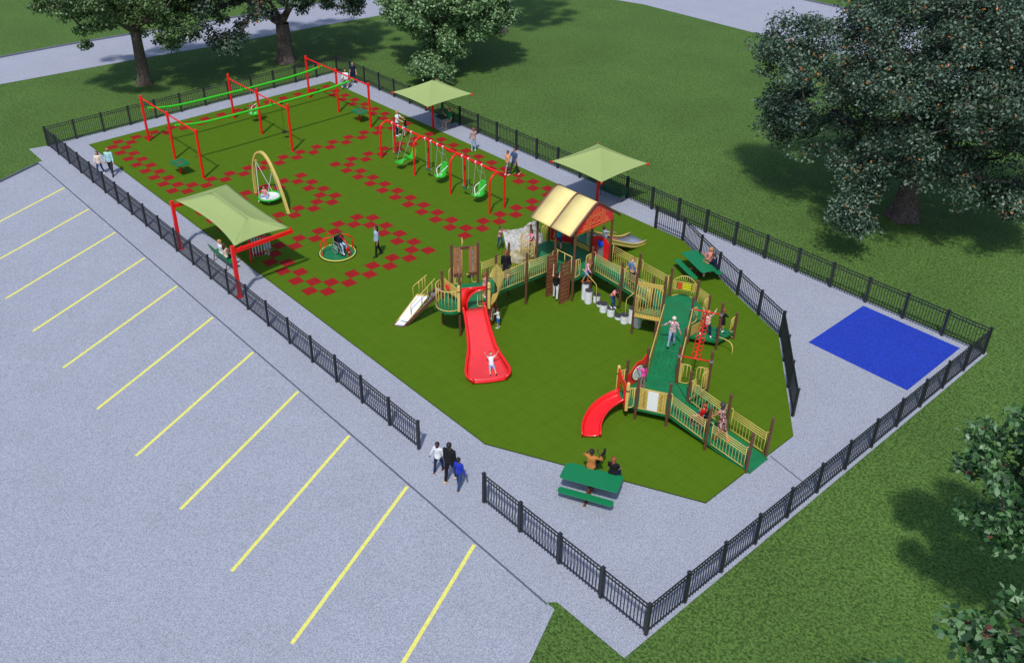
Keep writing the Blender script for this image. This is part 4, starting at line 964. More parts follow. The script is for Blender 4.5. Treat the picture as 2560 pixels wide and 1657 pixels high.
g = MB(); w1 = (o2-o1).length; H0_ = 1.62-.5
poly = [(.08, -.12), (.3, 0), (.3, .04), (.26, .3), (.3, .55), (.38, .72), (.52, .82), (w1-.52, .82), (w1-.38, .70), (w1-.3, .52), (w1-.28, .3), (w1-.32, .04), (w1-.25, -.06), (w1-.12, -.2), (w1-.05, 0), (w1-.05, .98), (w1-.35, 1.05), (w1/2, 1.0), (.3, 1.12), (.06, 1.16), (.04, .2)]
g.panel(o1+nn*.02+V((0, 0, LDk-.0)), u, (0, 0, 1), poly, .05)
csl_c = (o1+o2)/2
hd = g
Rr = 1.62; a0 = -120; cxy = csl_c+nn*.0+V((math.cos(R(a0+90)), math.sin(R(a0+90)), 0))*Rr
N = 22; cross = [(-.33, .26), (-.31, .13), (-.24, .03), (-.1, 0), (.1, 0), (.24, .03), (.31, .13), (.33, .26)]; vs = []; E1 = []; E2 = []
for k in range(N+1):
    t = k/N; an = a0+80*t; rad = V((math.cos(R(an-90)), math.sin(R(an-90)), 0)); c = cxy+rad*Rr; z = LDk+.02-(LDk-.09)*(t**.9 if t < .8 else 1-(1-.8**.9)*((1-t)/.2)**1.5); z += .10*math.sin(PI*min(1, t*1.6))*0
    c = V((c.x, c.y, z)); ws = 1.0+.06*t
    for (s, h) in cross: vs.append(c+rad*(s*ws)+V((0, 0, h*(1-.35*t))))
    E1.append(vs[-8]); E2.append(vs[-1])
g = MB(); g.add(vs, [(i*8+k, (i+1)*8+k, (i+1)*8+k+1, i*8+k+1) for i in range(N) for k in range(7)])
cs = part(g, 'curved_slide', redp, smooth='all'); md = cs.modifiers.new('t', 'SOLIDIFY'); md.thickness = .03; md.offset = -1
g = MB()
for E_ in (E1, E2): g.tube(E_+[E_[-1]-V((0, 0, .14))], .036, 8)
g.build('slide_edge', redp, cs, PO, smooth='all'); hd.build('hood', redp, cs, PO)

# stepping drums
for x, y, h in ((33.69, 10.28, .91), (34.03, 10.15, .70), (34.23, 10.5, .42), (34.57, 10.38, .16), (35.0, 10.12, .46), (35.46, 10.12, .44), (35.85, 10.2, .18), (36.25, 10.14, .45), (36.47, 10.4, .80), (36.86, 10.33, .74)):
    lab = {.91: 'tallest white ribbed drum below the girl in pink', .70: 'white ribbed drum, second in the row from the climbing walls', .42: 'medium white ribbed drum beside the bent tan handrail near the climbing walls', .16: 'lowest white ribbed drum tucked behind a knee-high one, middle of the row',
           .46: 'knee-high white ribbed drum just before the one the boy in salmon shirt stands on', .44: 'white ribbed drum under the boy in the salmon shirt', .18: 'very low white ribbed drum right after the boy in the salmon shirt', .45: 'white ribbed drum with a bent tan handrail rising from it',
           .80: 'tall white ribbed drum partly behind a brown post at the end of the row', .74: 'tall white ribbed drum last in the row, below the bowed balcony'}[h]
    root = empty('stepping_drum', (x, y, TZ), 0, lab, 'stepping drum', 'white ribbed stepping drums between the towers'); r = .165
    pf = [(r, 0)]; k = 0; z = .01
    g = MB(); g.lathe((0, 0, 0), [(r-.012, 0), (r-.012, h-.02)], 20); g.build('drum_core', mat('pod_groove', srgb(150, 152, 160), .6), root, smooth=True)
    g = MB()
    while z < h-.06: g.lathe((0, 0, 0), [(r-.02, z), (r+.002, z+.004), (r+.008, z+.028), (r+.002, z+.055), (r-.02, z+.06)], 20); z += .078
    g.build('drum_side', podside, root, smooth=True)
    MB().lathe((0, 0, 0), [(r+.012, h-.03), (r+.012, h-.005), (r-.01, h)], 20).build('drum_top', podtop, root)

# ================================================================== PEOPLE
def cloth(name, c1, c2=None, pattern=None, scale=10, rough=0.85):
    if name in MATS: return MATS[name]
    m = mat(name, c1, rough, var=.12, scale=9, spec=.2)
    if pattern:
        n = m.node_tree.nodes; l = m.node_tree.links; b = n['Principled BSDF']; tc = n.new('ShaderNodeTexCoord')
        if pattern == 'check':
            t = n.new('ShaderNodeTexChecker'); t.inputs['Scale'].default_value = scale; t.inputs[1].default_value = c1; t.inputs[2].default_value = c2
            l.new(tc.outputs['Object'], t.inputs['Vector']); l.new(t.outputs[0], b.inputs['Base Color'])
        else:
            t = n.new('ShaderNodeTexVoronoi' if pattern == 'spots' else 'ShaderNodeTexNoise'); t.inputs['Scale'].default_value = scale
            l.new(tc.outputs['Object'], t.inputs['Vector']); r = n.new('ShaderNodeValToRGB'); r.color_ramp.interpolation = 'CONSTANT' if pattern == 'spots' else 'LINEAR'
            r.color_ramp.elements[0].color = c1; r.color_ramp.elements[1].color = c2; r.color_ramp.elements[0].position = .0 if pattern == 'spots' else .42; r.color_ramp.elements[1].position = .42 if pattern == 'spots' else .58
            l.new(t.outputs[0], r.inputs[0]); l.new(r.outputs[0], b.inputs['Base Color'])
    return m
SK = {'l': mat('skin_light', srgb(222, 168, 142), .55, var=.05, spec=.35), 'm': mat('skin_tan', srgb(196, 136, 102), .55, var=.05, spec=.35), 'd': mat('skin_dark', srgb(104, 66, 50), .5, var=.06, spec=.4), 'r': mat('skin_rosy', srgb(214, 146, 118), .55, var=.05, spec=.35)}
HM = {'black': mat('hair_black', srgb(26, 24, 26), .5, var=.2, scale=30), 'brown': mat('hair_brown', srgb(72, 44, 34), .55, var=.2, scale=30), 'red': mat('hair_red', srgb(150, 76, 42), .55, var=.2, scale=30), 'blond': mat('hair_blond', srgb(196, 138, 84), .55, var=.2, scale=30), 'gray': mat('hair_gray', srgb(64, 62, 70), .5, var=.2, scale=30)}
eye_m = mat('eye_dark', srgb(30, 22, 20), .3); lip_m = mat('lip', srgb(170, 84, 78), .5)
CL = dict(
    white=cloth('cloth_white', srgb(232, 232, 234)), cream=cloth('cloth_cream', srgb(236, 218, 200)), black=cloth('cloth_black', srgb(30, 30, 34)), char=cloth('cloth_charcoal', srgb(54, 54, 60)), navy=cloth('cloth_navy', srgb(32, 38, 64)),
    jeans=cloth('denim', srgb(44, 72, 118)), jeansl=cloth('denim_light', srgb(120, 152, 192), srgb(176, 198, 224), 'noise', 8), jeansd=cloth('denim_dark', srgb(30, 44, 76)), khaki=cloth('khaki', srgb(172, 152, 136)), beige=cloth('beige', srgb(222, 204, 178)),
    blue=cloth('cloth_blue', srgb(40, 62, 176)), slate=cloth('cloth_slate', srgb(66, 88, 128)), turq=cloth('cloth_turquoise', srgb(20, 158, 186)), pink=cloth('cloth_pink', srgb(232, 88, 168)), rose=cloth('cloth_rose', srgb(226, 150, 160)), salmon=cloth('cloth_salmon', srgb(236, 152, 140)),
    orange=cloth('cloth_orange', srgb(238, 160, 108)), tanb=cloth('cloth_tan', srgb(196, 128, 66)), green=cloth('cloth_green', srgb(28, 122, 76)), red=cloth('cloth_red', srgb(206, 30, 34)), gray=cloth('cloth_gray', srgb(176, 182, 196)), taupe=cloth('cloth_taupe', srgb(150, 134, 130)),
    plaidb=cloth('plaid_blue', srgb(214, 238, 240), srgb(108, 184, 190), 'check', 22), plaidr=cloth('plaid_red', srgb(120, 36, 40), srgb(226, 206, 204), 'check', 22), checkr=cloth('check_red', srgb(236, 232, 234), srgb(168, 28, 62), 'check', 16),
    plaidp=cloth('plaid_pink', srgb(214, 84, 128), srgb(240, 200, 214), 'check', 26), bluel=cloth('shirt_pale_blue', srgb(178, 202, 226), srgb(140, 168, 200), 'noise', 14), shorts=cloth('shorts_pattern', srgb(58, 78, 104), srgb(190, 196, 204), 'check', 18),
    dress=cloth('dress_pattern', srgb(214, 190, 180), srgb(110, 56, 58), 'spots', 16), shortb=cloth('shorts_blue', srgb(40, 122, 214)), rblue=cloth('shirt_blue_orange', srgb(88, 124, 174), srgb(224, 170, 90), 'noise', 4.5), denimsk=cloth('denim_skirt', srgb(84, 120, 170)), grayblue=cloth('shorts_grayblue', srgb(150, 166, 196)))
SH = dict(white=cloth('shoe_white', srgb(236, 232, 228), rough=.5), black=cloth('shoe_black', srgb(34, 34, 40), rough=.5), tan=cloth('shoe_tan', srgb(222, 184, 150), rough=.5), orange=cloth('boot_orange', srgb(206, 106, 48), rough=.5), brown=cloth('shoe_brown', srgb(120, 62, 50), rough=.5), pink=cloth('shoe_pink', srgb(236, 70, 130), rough=.5))

def caps(g, a, b, ra, rb=None, n=8):
    "tapered limb with rounded ends"
    rb = ra if rb is None else rb; a = V(a); b = V(b); d = (b-a); L = d.length
    if L < 1e-5: g.ell(a, ra, n=n, m=6); return
    d.normalize(); pts = []; rs = []
    for t in (-.98, -.75, -.4): pts.append(a+d*(ra*t)); rs.append(ra*math.sqrt(1-t*t))
    pts += [a, b]; rs += [ra, rb]
    for t in (.4, .75, .98): pts.append(b+d*(rb*t)); rs.append(rb*math.sqrt(1-t*t))
    g.tube(pts, rs, n)
def loft(g, spine, rad, ex, n=14):
    "elliptic rings (rx along ex, ry across) along a spine"
    vs = []; m = len(spine); ex = V(ex)
    for i, p in enumerate(spine):
        d = (V(spine[min(i+1, m-1)])-V(spine[max(i-1, 0)])).normalized(); e1 = (ex-d*ex.dot(d)).normalized(); e2 = d.cross(e1)
        for k in range(n):
            t = 2*PI*k/n; vs.append(V(p)+e1*(rad[i][0]*math.cos(t))+e2*(rad[i][1]*math.sin(t)))
    g.add(vs, [(i*n+k, i*n+(k+1) % n, (i+1)*n+(k+1) % n, (i+1)*n+k) for i in range(m-1) for k in range(n)]+[tuple(range(n-1, -1, -1)), tuple((m-1)*n+k for k in range(n))])
def fuse(g, name, m, parent, vox, smooth=0):
    "voxel-join the overlapping shapes into one continuous skin"
    o = g.build('tmp', m); md = o.modifiers.new('r', 'REMESH'); md.mode = 'VOXEL'; md.voxel_size = vox; md.use_smooth_shade = True
    if smooth: s = o.modifiers.new('s', 'SMOOTH'); s.iterations = smooth; s.factor = .5
    dg = bpy.context.evaluated_depsgraph_get(); me = bpy.data.meshes.new_from_object(o.evaluated_get(dg)); bpy.data.objects.remove(o)
    me.name = name; me.materials.clear()
    for q in (m if isinstance(m, (list, tuple)) else [m]): me.materials.append(q)
    ob = bpy.data.objects.new(name, me); C.objects.link(ob)
    if parent is not None: ob.parent = parent
    return ob
def person(loc, heading, H, label, skin='l', hair='brown', style='short', top=('white', 1), bottom=('jeans', 'long'), shoes='white', lean=0, th=(0, 0), kn=(0, 0), sp=(3, 3), ar=((5, 8, 10, 0), (5, 8, 10, 0)), head=(0, 0), hip=None, extra=None, group=None):
    g = MB(); S = H/1.75; hip_w = .088*S; thl = .245*H; shl = .245*H; ank = .045*H
    legs = []
    for i, s in enumerate((-1, 1)):
        p = R(th[i]); k = R(th[i]-kn[i]); q = R(sp[i])
        d1 = V((s*math.sin(q), math.sin(p), -math.cos(p)*math.cos(q))).normalized(); d2 = V((s*math.sin(q)*.6, math.sin(k), -math.cos(k))).normalized(); legs.append((s, d1, d2))
    if hip is None: hip = max(-(d1*thl+d2*shl).z for s, d1, d2 in legs)+ank
    hc = V((0, 0, hip)); lu = V((0, math.sin(R(lean)), math.cos(R(lean)))); X = V((1, 0, 0)); T = .30*H
    sp_ = [hc+lu*(T*t)+V((0, .012*S*math.sin(PI*t), 0)) for t in (-.16, -.04, .12, .32, .52, .72, .88, .97, 1.03, 1.12)]
    rr = [(.095, .085), (.152, .112), (.158, .112), (.135, .098), (.138, .10), (.158, .11), (.160, .10), (.11, .075), (.055, .055), (.05, .052)]
    rr = [(a*S, b*S) for a, b in rr]
    loft(g, sp_, rr, X)
    neck = hc+lu*(T*1.02); hh = .13*H+(1.75-H)*.065; hr = hh/2
    up_h = (lu*.6+V((0, math.sin(R(lean+head[0])), math.cos(R(lean+head[0]))))*1.0).normalized() if head[0] == 0 else V((0, math.sin(R(lean*.4+head[0])), math.cos(R(lean*.4+head[0]))))
    hcn = neck+lu*(.05*S)+up_h*hr*.95; hy = Matrix.Rotation(R(head[1]), 3, 'Z')
    fwdv = hy @ V((0, 1, 0)); fwdv = (fwdv-up_h*fwdv.dot(up_h)).normalized(); rgt = fwdv.cross(up_h); MH = Matrix((rgt, fwdv, up_h)).transposed()
    g.ell(hcn+up_h*hr*.16, (hr*.74, hr*.88, hr*.84), MH, 12, 9); g.ell(hcn-up_h*hr*.38+fwdv*hr*.12, (hr*.56, hr*.68, hr*.6), MH, 12, 8)
    caps(g, neck-lu*.02, hcn-up_h*hr*.3, .052*S, .048*S)
    nose = hcn+fwdv*hr*.86-up_h*hr*.12; g.ell(nose, (hr*.13, hr*.2, hr*.22), MH, 6, 5)
    for s in (-1, 1): g.ell(hcn+rgt*(s*hr*.76)-up_h*hr*.05, (hr*.09, hr*.2, hr*.26), MH, 6, 5)
    shw = .178*S; cl = {'top': MB(), 'bot': MB()}; shoe = []
    hands = []
    for i, s in enumerate((-1, 1)):
        sh = hc+lu*(T*.90)+X*(s*shw); pi_, ab, el, inn = [R(v) for v in ar[i]]
        d1 = V((s*math.sin(ab)*math.cos(pi_*.3), math.sin(pi_), -math.cos(pi_)*math.cos(ab) if True else 0)).normalized()
        p2 = pi_+el; d2 = V((s*math.sin(ab)*(1-min(1, abs(inn)))-s*math.sin(inn), math.sin(p2)*math.cos(inn*.6), -math.cos(p2)*math.cos(ab))).normalized()
        E = sh+d1*(.172*H); Wp = E+d2*(.148*H)
        caps(g, sh-X*(s*.03*S), sh, .052*S, .052*S); caps(g, sh, E, .047*S, .037*S); caps(g, E, Wp, .037*S, .026*S)
        hx = d2.cross(V((0, 1, 0)) if abs(d2.y) < .8 else V((0, 0, 1))).normalized(); hz = d2.cross(hx)
        pc = Wp+d2*.045*S; g.ell(pc, (.036*S, .014*S, .05*S), Matrix((hx, hz, d2)).transposed(), 8, 6)
        for k in range(4):
            o = hx*((k-1.5)*.0185*S); L = (.062, .072, .068, .052)[k]*S; f0 = pc+d2*.036*S+o; f1 = f0+(d2+o*4).normalized()*L*.5; f2 = f1+(d2+hz*.5).normalized()*L*.5
            caps(g, f0, f1, .0088*S, .0085*S, 6); caps(g, f1, f2, .0085*S, .007*S, 6)
        t0 = Wp+d2*.025*S+hx*.026*S*s; t1 = t0+(d2+hx*s*1.1).normalized()*.035*S; caps(g, t0, t1, .011*S, .01*S, 6); caps(g, t1, t1+(d2+hx*s*.3).normalized()*.03*S, .0095*S, .008*S, 6)
        hands.append(pc)
        sl = top[1]
        if sl: 
            c = cl['top']; caps(c, sh-X*(s*.04*S), sh, .064*S, .063*S)
            if sl == 1: caps(c, sh, sh+d1*(.105*H), .062*S, .056*S)
            else: caps(c, sh, E, .060*S, .049*S); caps(c, E, E+d2*(.138*H if sl == 2 else .06*H), .049*S, .038*S)
        # leg
        hs = hc+X*(s*hip_w)-V((0, 0, .01*S)); d1, d2 = legs[i][1:]; K = hs+d1*thl; A = K+d2*shl
        caps(g, hs, K, .080*S, .056*S, 10); caps(g, K, A, .054*S, .034*S, 10); calf = K+d2*(shl*.3)-V((0, 1, 0))*.012*S; g.ell(calf, (.05*S, .052*S, .09*S), n=8, m=6)
        fd = V((s*.12, 1, -.05 if abs(th[i]-kn[i]) < 60 else -.05)).normalized()
        if abs(d2.z) < .5: fd = (V((0, .35, .95)) if d2.y > 0 else V((0, -.2, -.95))).normalized()
        elif d2.y < -.35: fd = V((0, .8, -.6)).normalized()
        sole = A+V((0, 0, -ank*.45)); caps(g, A, sole+fd*.03*S, .036*S, .034*S); caps(g, sole-fd*.03*S, sole+fd*.13*S, .034*S, .030*S)
        sg = MB(); caps(sg, sole-fd*.045*S, sole+fd*.135*S, .047*S, .040*S); caps(sg, A+d2*-.01*S, sole, .046*S, .048*S)
        if shoes in ('orange',): caps(sg, A-d2*.10*H*.5, A, .052*S, .048*S)
        shoe.append(sg)
        bt = bottom[1]; c = cl['bot']
        if bt == 'long': caps(c, hs, K, .094*S, .068*S, 10); caps(c, K, K+d2*(shl*.93), .066*S, .052*S, 10)
        elif bt == 'shorts': caps(c, hs, hs+d1*(thl*.88), .098*S, .082*S, 10)
        elif bt == 'capri': caps(c, hs, K, .094*S, .068*S, 10); caps(c, K, K+d2*(shl*.5), .066*S, .058*S, 10)
    g_eye = [hcn+fwdv*hr*.80+rgt*(s*hr*.3)+up_h*hr*.04 for s in (-1, 1)]; g_lip = hcn+fwdv*hr*.82-up_h*hr*.46
    body = fuse(g, 'person', [SK[skin], eye_m, lip_m], None, max(.010, .0105*S))
    me = body.data; nv = len(me.polygons); cen = np.empty(nv*3); me.polygons.foreach_get('center', cen); cen = cen.reshape(-1, 3); mi = np.zeros(nv, dtype=np.int32)
    for e in g_eye: mi[np.linalg.norm(cen-np.array(e), axis=1) < .2*hr] = 1
    dl = cen-np.array(g_lip); q = np.abs(dl@np.array(rgt)) < .3*hr; q &= np.abs(dl@np.array(up_h)) < .07*hr; q &= (dl@np.array(fwdv)) > -.25*hr; mi[q] = 2
    me.polygons.foreach_set('material_index', mi)
    body.location = loc; body.rotation_euler = (0, 0, R(heading-90)); tag(body, label, 'person', group)
    # clothes
    c = cl['top']; i1 = 9
    rt_ = [(a+.014*S, b+.014*S) for a, b in rr]
    if bottom[1] == 'dress':
        loft(c, sp_[1:9], rt_[1:9], X); sd = (legs[0][1]+legs[1][1]).normalized(); 
        loft(c, [sp_[3], hc+lu*.02, hc+sd*(thl*.5), hc+sd*(thl*bottom[2])], [(.14*S, .11*S), (.18*S, .14*S), (.205*S, .17*S), (.22*S, .19*S)], X)
    else:
        loft(c, [sp_[1]-lu*.035*S]+sp_[1:9], [(rt_[1][0]+.006, rt_[1][1]+.006)]+[(a+.002, b) for a, b in rt_[1:8]]+[(.066*S, .064*S)], X)
        b_ = cl['bot']
        if bottom[1] == 'skirt':
            sd = (legs[0][1]+legs[1][1]).normalized(); loft(b_, [sp_[2], hc, hc+sd*(thl*.75)], [(.15*S, .115*S), (.18*S, .14*S), (.23*S, .19*S)], X)
        else: loft(b_, sp_[0:3], [(.12*S, .10*S), (rt_[1][0]-.004, rt_[1][1]-.004), (rt_[2][0]-.008, rt_[2][1]-.008)], X)
        if bottom[0]: fuse(b_, 'skirt' if bottom[1] == 'skirt' else 'shorts' if bottom[1] == 'shorts' else 'trousers', CL[bottom[0]], body, .017*S, 1)
    fuse(c, 'dress' if bottom[1] == 'dress' else 'shirt', CL[top[0]], body, .017*S, 1)
    for sg in shoe: sg.build('shoe', SH[shoes], body, smooth='all')
    # hair
    hg = MB(); bk = -fwdv
    if style != 'bald':
        hg.ell(hcn+up_h*hr*.30+bk*hr*.14, (hr*.86, hr*.92, hr*.82), MH, 12, 8)
        if style == 'short': hg.ell(hcn+bk*hr*.42-up_h*hr*.1, (hr*.72, hr*.5, hr*.6), MH, 10, 7)
        if style == 'crop': hg = MB(); hg.ell(hcn+up_h*hr*.26+bk*hr*.14, (hr*.79, hr*.86, hr*.80), MH, 12, 8)
        if style in ('long', 'bob', 'curly'):
            Ld = {'long': .24, 'bob': .10, 'curly': .15}[style]*S; e = hcn+bk*hr*.5-V((0, 0, Ld)); 
            for s in (-.45, 0, .45): caps(hg, hcn+bk*hr*.35+rgt*(s*hr)+up_h*hr*.1, e+rgt*(s*hr*1.1), hr*.52, hr*(.42 if style != 'curly' else .55))
        if style == 'pony': caps(hg, hcn+bk*hr*.9+up_h*hr*.2, hcn+bk*hr*1.15-V((0, 0, .06)), hr*.25, hr*.3); caps(hg, hcn+bk*hr*1.15-V((0, 0, .05)), hcn+bk*hr*.95-V((0, 0, .2*S)), hr*.32, hr*.14); hg.ell(hcn+bk*hr*.42-up_h*hr*.1, (hr*.72, hr*.5, hr*.6), MH, 10, 7)
        if style == 'bun': hg.ell(hcn+bk*hr*.95-up_h*hr*.35, hr*.42, n=8, m=6); hg.ell(hcn+bk*hr*.42-up_h*hr*.1, (hr*.72, hr*.5, hr*.6), MH, 10, 7)
        ho = fuse(hg, 'beanie' if style == 'beanie' else 'hair', CL['cream'] if style == 'beanie' else HM[hair], body, .013, 1)
        if extra == 'clip': MB().ell(hcn+bk*hr*.98+up_h*hr*.25, (hr*.4, hr*.2, hr*.16), MH, 8, 5).build('hair_clip', SH['pink'], body, smooth='all')
    if extra == 'mask': MB().ell(hcn+fwdv*hr*.62-up_h*hr*.38, (hr*.5, hr*.42, hr*.36), MH, 10, 7).build('face_mask', CL['white'], body, smooth='all')
    if extra == 'beard': MB().ell(hcn+fwdv*hr*.42-up_h*hr*.62, (hr*.5, hr*.45, hr*.36), MH, 10, 7).build('beard', HM[hair], body, smooth='all')
    return body
def wheelchair(loc, heading, label, small=1.0):
    root = empty('wheelchair', loc, R(heading-90), label, 'wheelchair', 'black wheelchairs'); k = small
    for s in (-1, 1):
        b = MB(); c = V((s*.30*k, -.05*k, .30*k)); b.tube(arc(c, .30*k, 0, 360, 26, (0, 1, 0), (0, 0, 1))[:-1], .02*k, 7, closed=True); wl = b.build('wheel', blackr, root, smooth=True)
        b = MB(); b.tube(arc(c+V((s*.03*k, 0, 0)), .26*k, 0, 360, 26, (0, 1, 0), (0, 0, 1))[:-1], .008*k, 5, closed=True); b.tube([c-V((.03, 0, 0)), c+V((.03, 0, 0))], .02*k, 8)
        for q in range(8): b.tube([c, c+V((0, math.cos(q*PI/4), math.sin(q*PI/4)))*.29*k], .004*k, 4)
        b.build('push_rim', chain, wl, smooth=True)
        b = MB(); b.tube(arc((s*.22*k, .36*k, .08*k), .07*k, 0, 360, 12, (0, 1, 0), (0, 0, 1))[:-1], .018*k, 6, closed=True); b.build('caster', blackr, root, smooth=True)
        b = MB(); b.tube(rail_path([(s*.24*k, -.34*k, .95*k), (s*.24*k, -.24*k, .93*k), (s*.24*k, -.22*k, .46*k), (s*.24*k, .30*k, .46*k), (s*.22*k, .44*k, .12*k)], .06), .013*k, 6)
        b.tube([(s*.24*k, -.22*k, .66*k), (s*.24*k, .16*k, .66*k), (s*.24*k, .2*k, .46*k)], .013*k, 6); b.tube([(s*.24*k, -.22*k, .3*k), (s*.22*k, .36*k, .15*k)], .012*k, 6); b.build('frame', chain, root, smooth=True)
        MB().tube([(s*.24*k, -.42*k, .95*k), (s*.24*k, -.30*k, .95*k)], .02*k, 7).build('push_handle', blackr, root)
        MB().box((s*.13*k, .48*k, .11*k), (.16*k, .16*k, .015)).build('footrest', blackr, root)
    MB().box((0, .03*k, .46*k), (.46*k, .46*k, .05*k)).build('seat', blackr, root); MB().box((0, -.22*k, .70*k), (.46*k, .03*k, .44*k)).build('backrest', blackr, root)
    return root
SIT = dict(th=(86, 86), kn=(86, 86), sp=(8, 8))
WLK = dict(th=(22, -16), kn=(8, 20)); WLK2 = dict(th=(-14, 20), kn=(16, 6))
TT = TZ+.004
person((5.41, -.72, 0), -38, 1.80, 'man in a pale blue plaid shirt walking on the walk inside the far left fence', 'm', 'black', 'crop', ('plaidb', 2), ('char', 'long'), 'black', ar=((12, 8, 18, 0), (-8, 8, 12, 0)), **WLK, head=(0, 25), extra='beard')
person((4.95, -1.22, 0), -40, 1.52, 'brown-haired girl in a white top and jeans beside the man in blue plaid', 'l', 'brown', 'curly', ('cream', 3), ('jeans', 'long'), 'white', ar=((-5, 10, 10, 0), (10, 10, 14, 0)), **WLK2)
person((23.98, 5.38, TT), -110, 1.72, 'woman with long black hair, pale blue shirt and black trousers standing by the merry-go-round', 'm', 'black', 'long', ('bluel', 3), ('black', 'long'), 'black', th=(10, -12), kn=(4, 10), ar=((0, 6, 12, 0), (4, 6, 14, 0)))
person((11.88, 15.70, TT), 28, 1.72, 'woman with ginger hair and white T-shirt holding on to the boy in black', 'l', 'blond', 'bob', ('white', 1), ('jeansd', 'long'), 'white', ar=((52, 6, 20, 10), (48, 6, 22, 10)), head=(12, 0))
person((12.33, 15.98, TT), 205, 1.36, 'boy in black shirt and gray shorts facing the woman in the white T-shirt', 'l', 'brown', 'short', ('black', 1), ('grayblue', 'shorts'), 'black', ar=((8, 8, 14, 0), (8, 8, 14, 0)))
person((16.99, 17.80, TT), 138, 1.52, 'red-haired girl in a dark red plaid shirt seen from behind near the long fence', 'l', 'red', 'pony', ('plaidr', 2), ('jeansl', 'long'), 'white', ar=((10, 10, 12, 0), (35, 8, 70, 20)))
person((20.93, 17.04, TT), -95, 1.48, 'boy in an orange T-shirt and patterned shorts walking beside the man in blue', 'r', 'brown', 'short', ('orange', 1), ('shorts', 'shorts'), 'white', ar=((18, 12, 12, 0), (-10, 6, 10, 0)), **WLK)
person((21.33, 17.24, TT), -92, 1.76, 'man in a slate blue T-shirt with his hand on the boy in orange', 'm', 'brown', 'short', ('slate', 1), ('char', 'long'), 'tan', ar=((6, 8, 14, 0), (20, 14, 20, 10)), **WLK2)
person((32.84, 5.60, TT), 205, 1.0, 'small girl in a white T-shirt and blue shorts turning the wheel panel under the tower', 'l', 'brown', 'pony', ('white', 1), ('shortb', 'shorts'), 'white', ar=((62, 6, 14, 10), (40, 6, 24, 10)), lean=6)
person((32.78, 9.25, TT), 118, 1.50, 'girl in black tank top and white trousers reaching up between the two slatted climbing walls', 'l', 'brown', 'long', ('black', 0), ('white', 'long'), 'black', ar=((165, 4, 8, 0), (160, 4, 6, 0)), th=(10, -6), kn=(6, 4))
person((39.02, -2.28, .0), 112, 1.84, 'tall woman in black jacket and leggings seen from behind at the walk-in gap', 'd', 'black', 'bun', ('black', 2), ('black', 'long'), 'tan', ar=((4, 6, 10, 0), (2, 6, 10, 0)), th=(-6, 24), kn=(2, 16), sp=(2, 2))
person((38.34, -2.27, .0), 112, 1.40, 'girl in a white long-sleeved top and jeans on the left of the woman in black', 'd', 'black', 'bun', ('white', 2), ('jeansd', 'long'), 'brown', ar=((-8, 20, 10, 0), (6, 14, 10, 0)), th=(-8, 24), kn=(4, 20), extra='clip')
person((39.42, -2.20, .0), 112, 1.36, 'boy in a royal blue sweater and jeans on the right of the woman in black', 'd', 'black', 'crop', ('blue', 2), ('jeans', 'long'), 'brown', ar=((4, 10, 10, 0), (-6, 14, 8, 0)), th=(14, -14), kn=(6, 16))
wheelchair((1.72, 18.55, 0), -45, 'wheelchair with a person in white at the far corner of the fence')
person((1.70, 18.57, 0), -45, 1.62, 'person in white sitting in the wheelchair at the far fence corner', 'l', 'brown', 'short', ('white', 2), ('taupe', 'long'), 'white', hip=.58, **SIT, ar=((25, 8, 60, 5), (25, 8, 60, 5)))
person((1.53, 19.36, 0), -35, 1.66, 'woman in navy shirt and jeans standing behind the far wheelchair', 'l', 'brown', 'short', ('navy', 1), ('jeansd', 'long'), 'white', th=(8, -6), ar=((0, 8, 10, 0), (6, 8, 20, 0)))
person((27.60, 10.40, .34), 20, 1.12, 'child in a pale pink top and jeans climbing the left side of the rock', 'l', 'brown', 'short', ('rose', 2), ('jeans', 'long'), 'black', th=(30, -4), kn=(50, 6), ar=((95, 10, 20, 0), (110, 8, 20, 0)), lean=8, hip=.52)
person((35.46, 10.12, TT+.44), -5, 1.24, 'boy in a salmon shirt and jeans bending forward on a stepping drum', 'd', 'black', 'crop', ('salmon', 1), ('jeans', 'long'), 'white', lean=32, th=(14, 34), kn=(10, 60), ar=((15, 10, 20, 0), (55, 10, 30, 0)), head=(30, 0))
person((33.69, 10.28, TT+.91), 30, 1.20, 'girl in a pink checked shirt and denim skirt balancing on the tallest drum', 'r', 'red', 'bun', ('plaidp', 2), ('denimsk', 'skirt'), 'orange', lean=10, th=(12, -8), kn=(10, 14), ar=((10, 62, 4, 0), (30, 50, 20, 0)), head=(15, 0))
person((35.42, 11.42, 1.12), -70, 1.44, 'red-haired boy with a white mask and blue and orange T-shirt on the second ramp', 'l', 'red', 'short', ('rblue', 1), ('jeansd', 'long'), 'orange', ar=((4, 10, 10, 0), (20, 20, 8, 0)), th=(6, -8), kn=(0, 10), extra='mask')
person((31.72, 7.05, 1.40), 132, 1.60, 'girl in a black jacket with bare legs walking up the first ramp, seen from behind', 'r', 'red', 'pony', ('black', 2), ('char', 'shorts'), 'brown', th=(10, -14), kn=(6, 14), ar=((6, 6, 14, 0), (4, 6, 14, 0)))
person((39.46, 9.35, .83), 122, 1.46, 'child in white hat and red checked shirt walking up the long green ramp', 'r', 'brown', 'beanie', ('checkr', 2), ('jeansl', 'long'), 'black', th=(-16, 14), kn=(10, 10), ar=((14, 40, 14, 0), (-4, 20, 12, 0)))
person((39.66, 11.50, .45+.01), -42, 1.30, 'girl in a white top, both arms raised, on the low deck behind the red loops', 'l', 'blond', 'short', ('cream', 2), ('jeansd', 'long'), 'white', th=(10, -14), kn=(16, 8), sp=(14, 16), ar=((150, 20, 30, 0), (150, 20, 30, 0)))
person((39.86, 12.33, .46), 100, 1.12, 'girl in a black dress half behind a brown post on the low deck', 'm', 'red', 'pony', ('black', 2), (None, 'dress', .8), 'white', th=(6, -6), ar=((4, 10, 10, 0), (30, 6, 40, 0)))
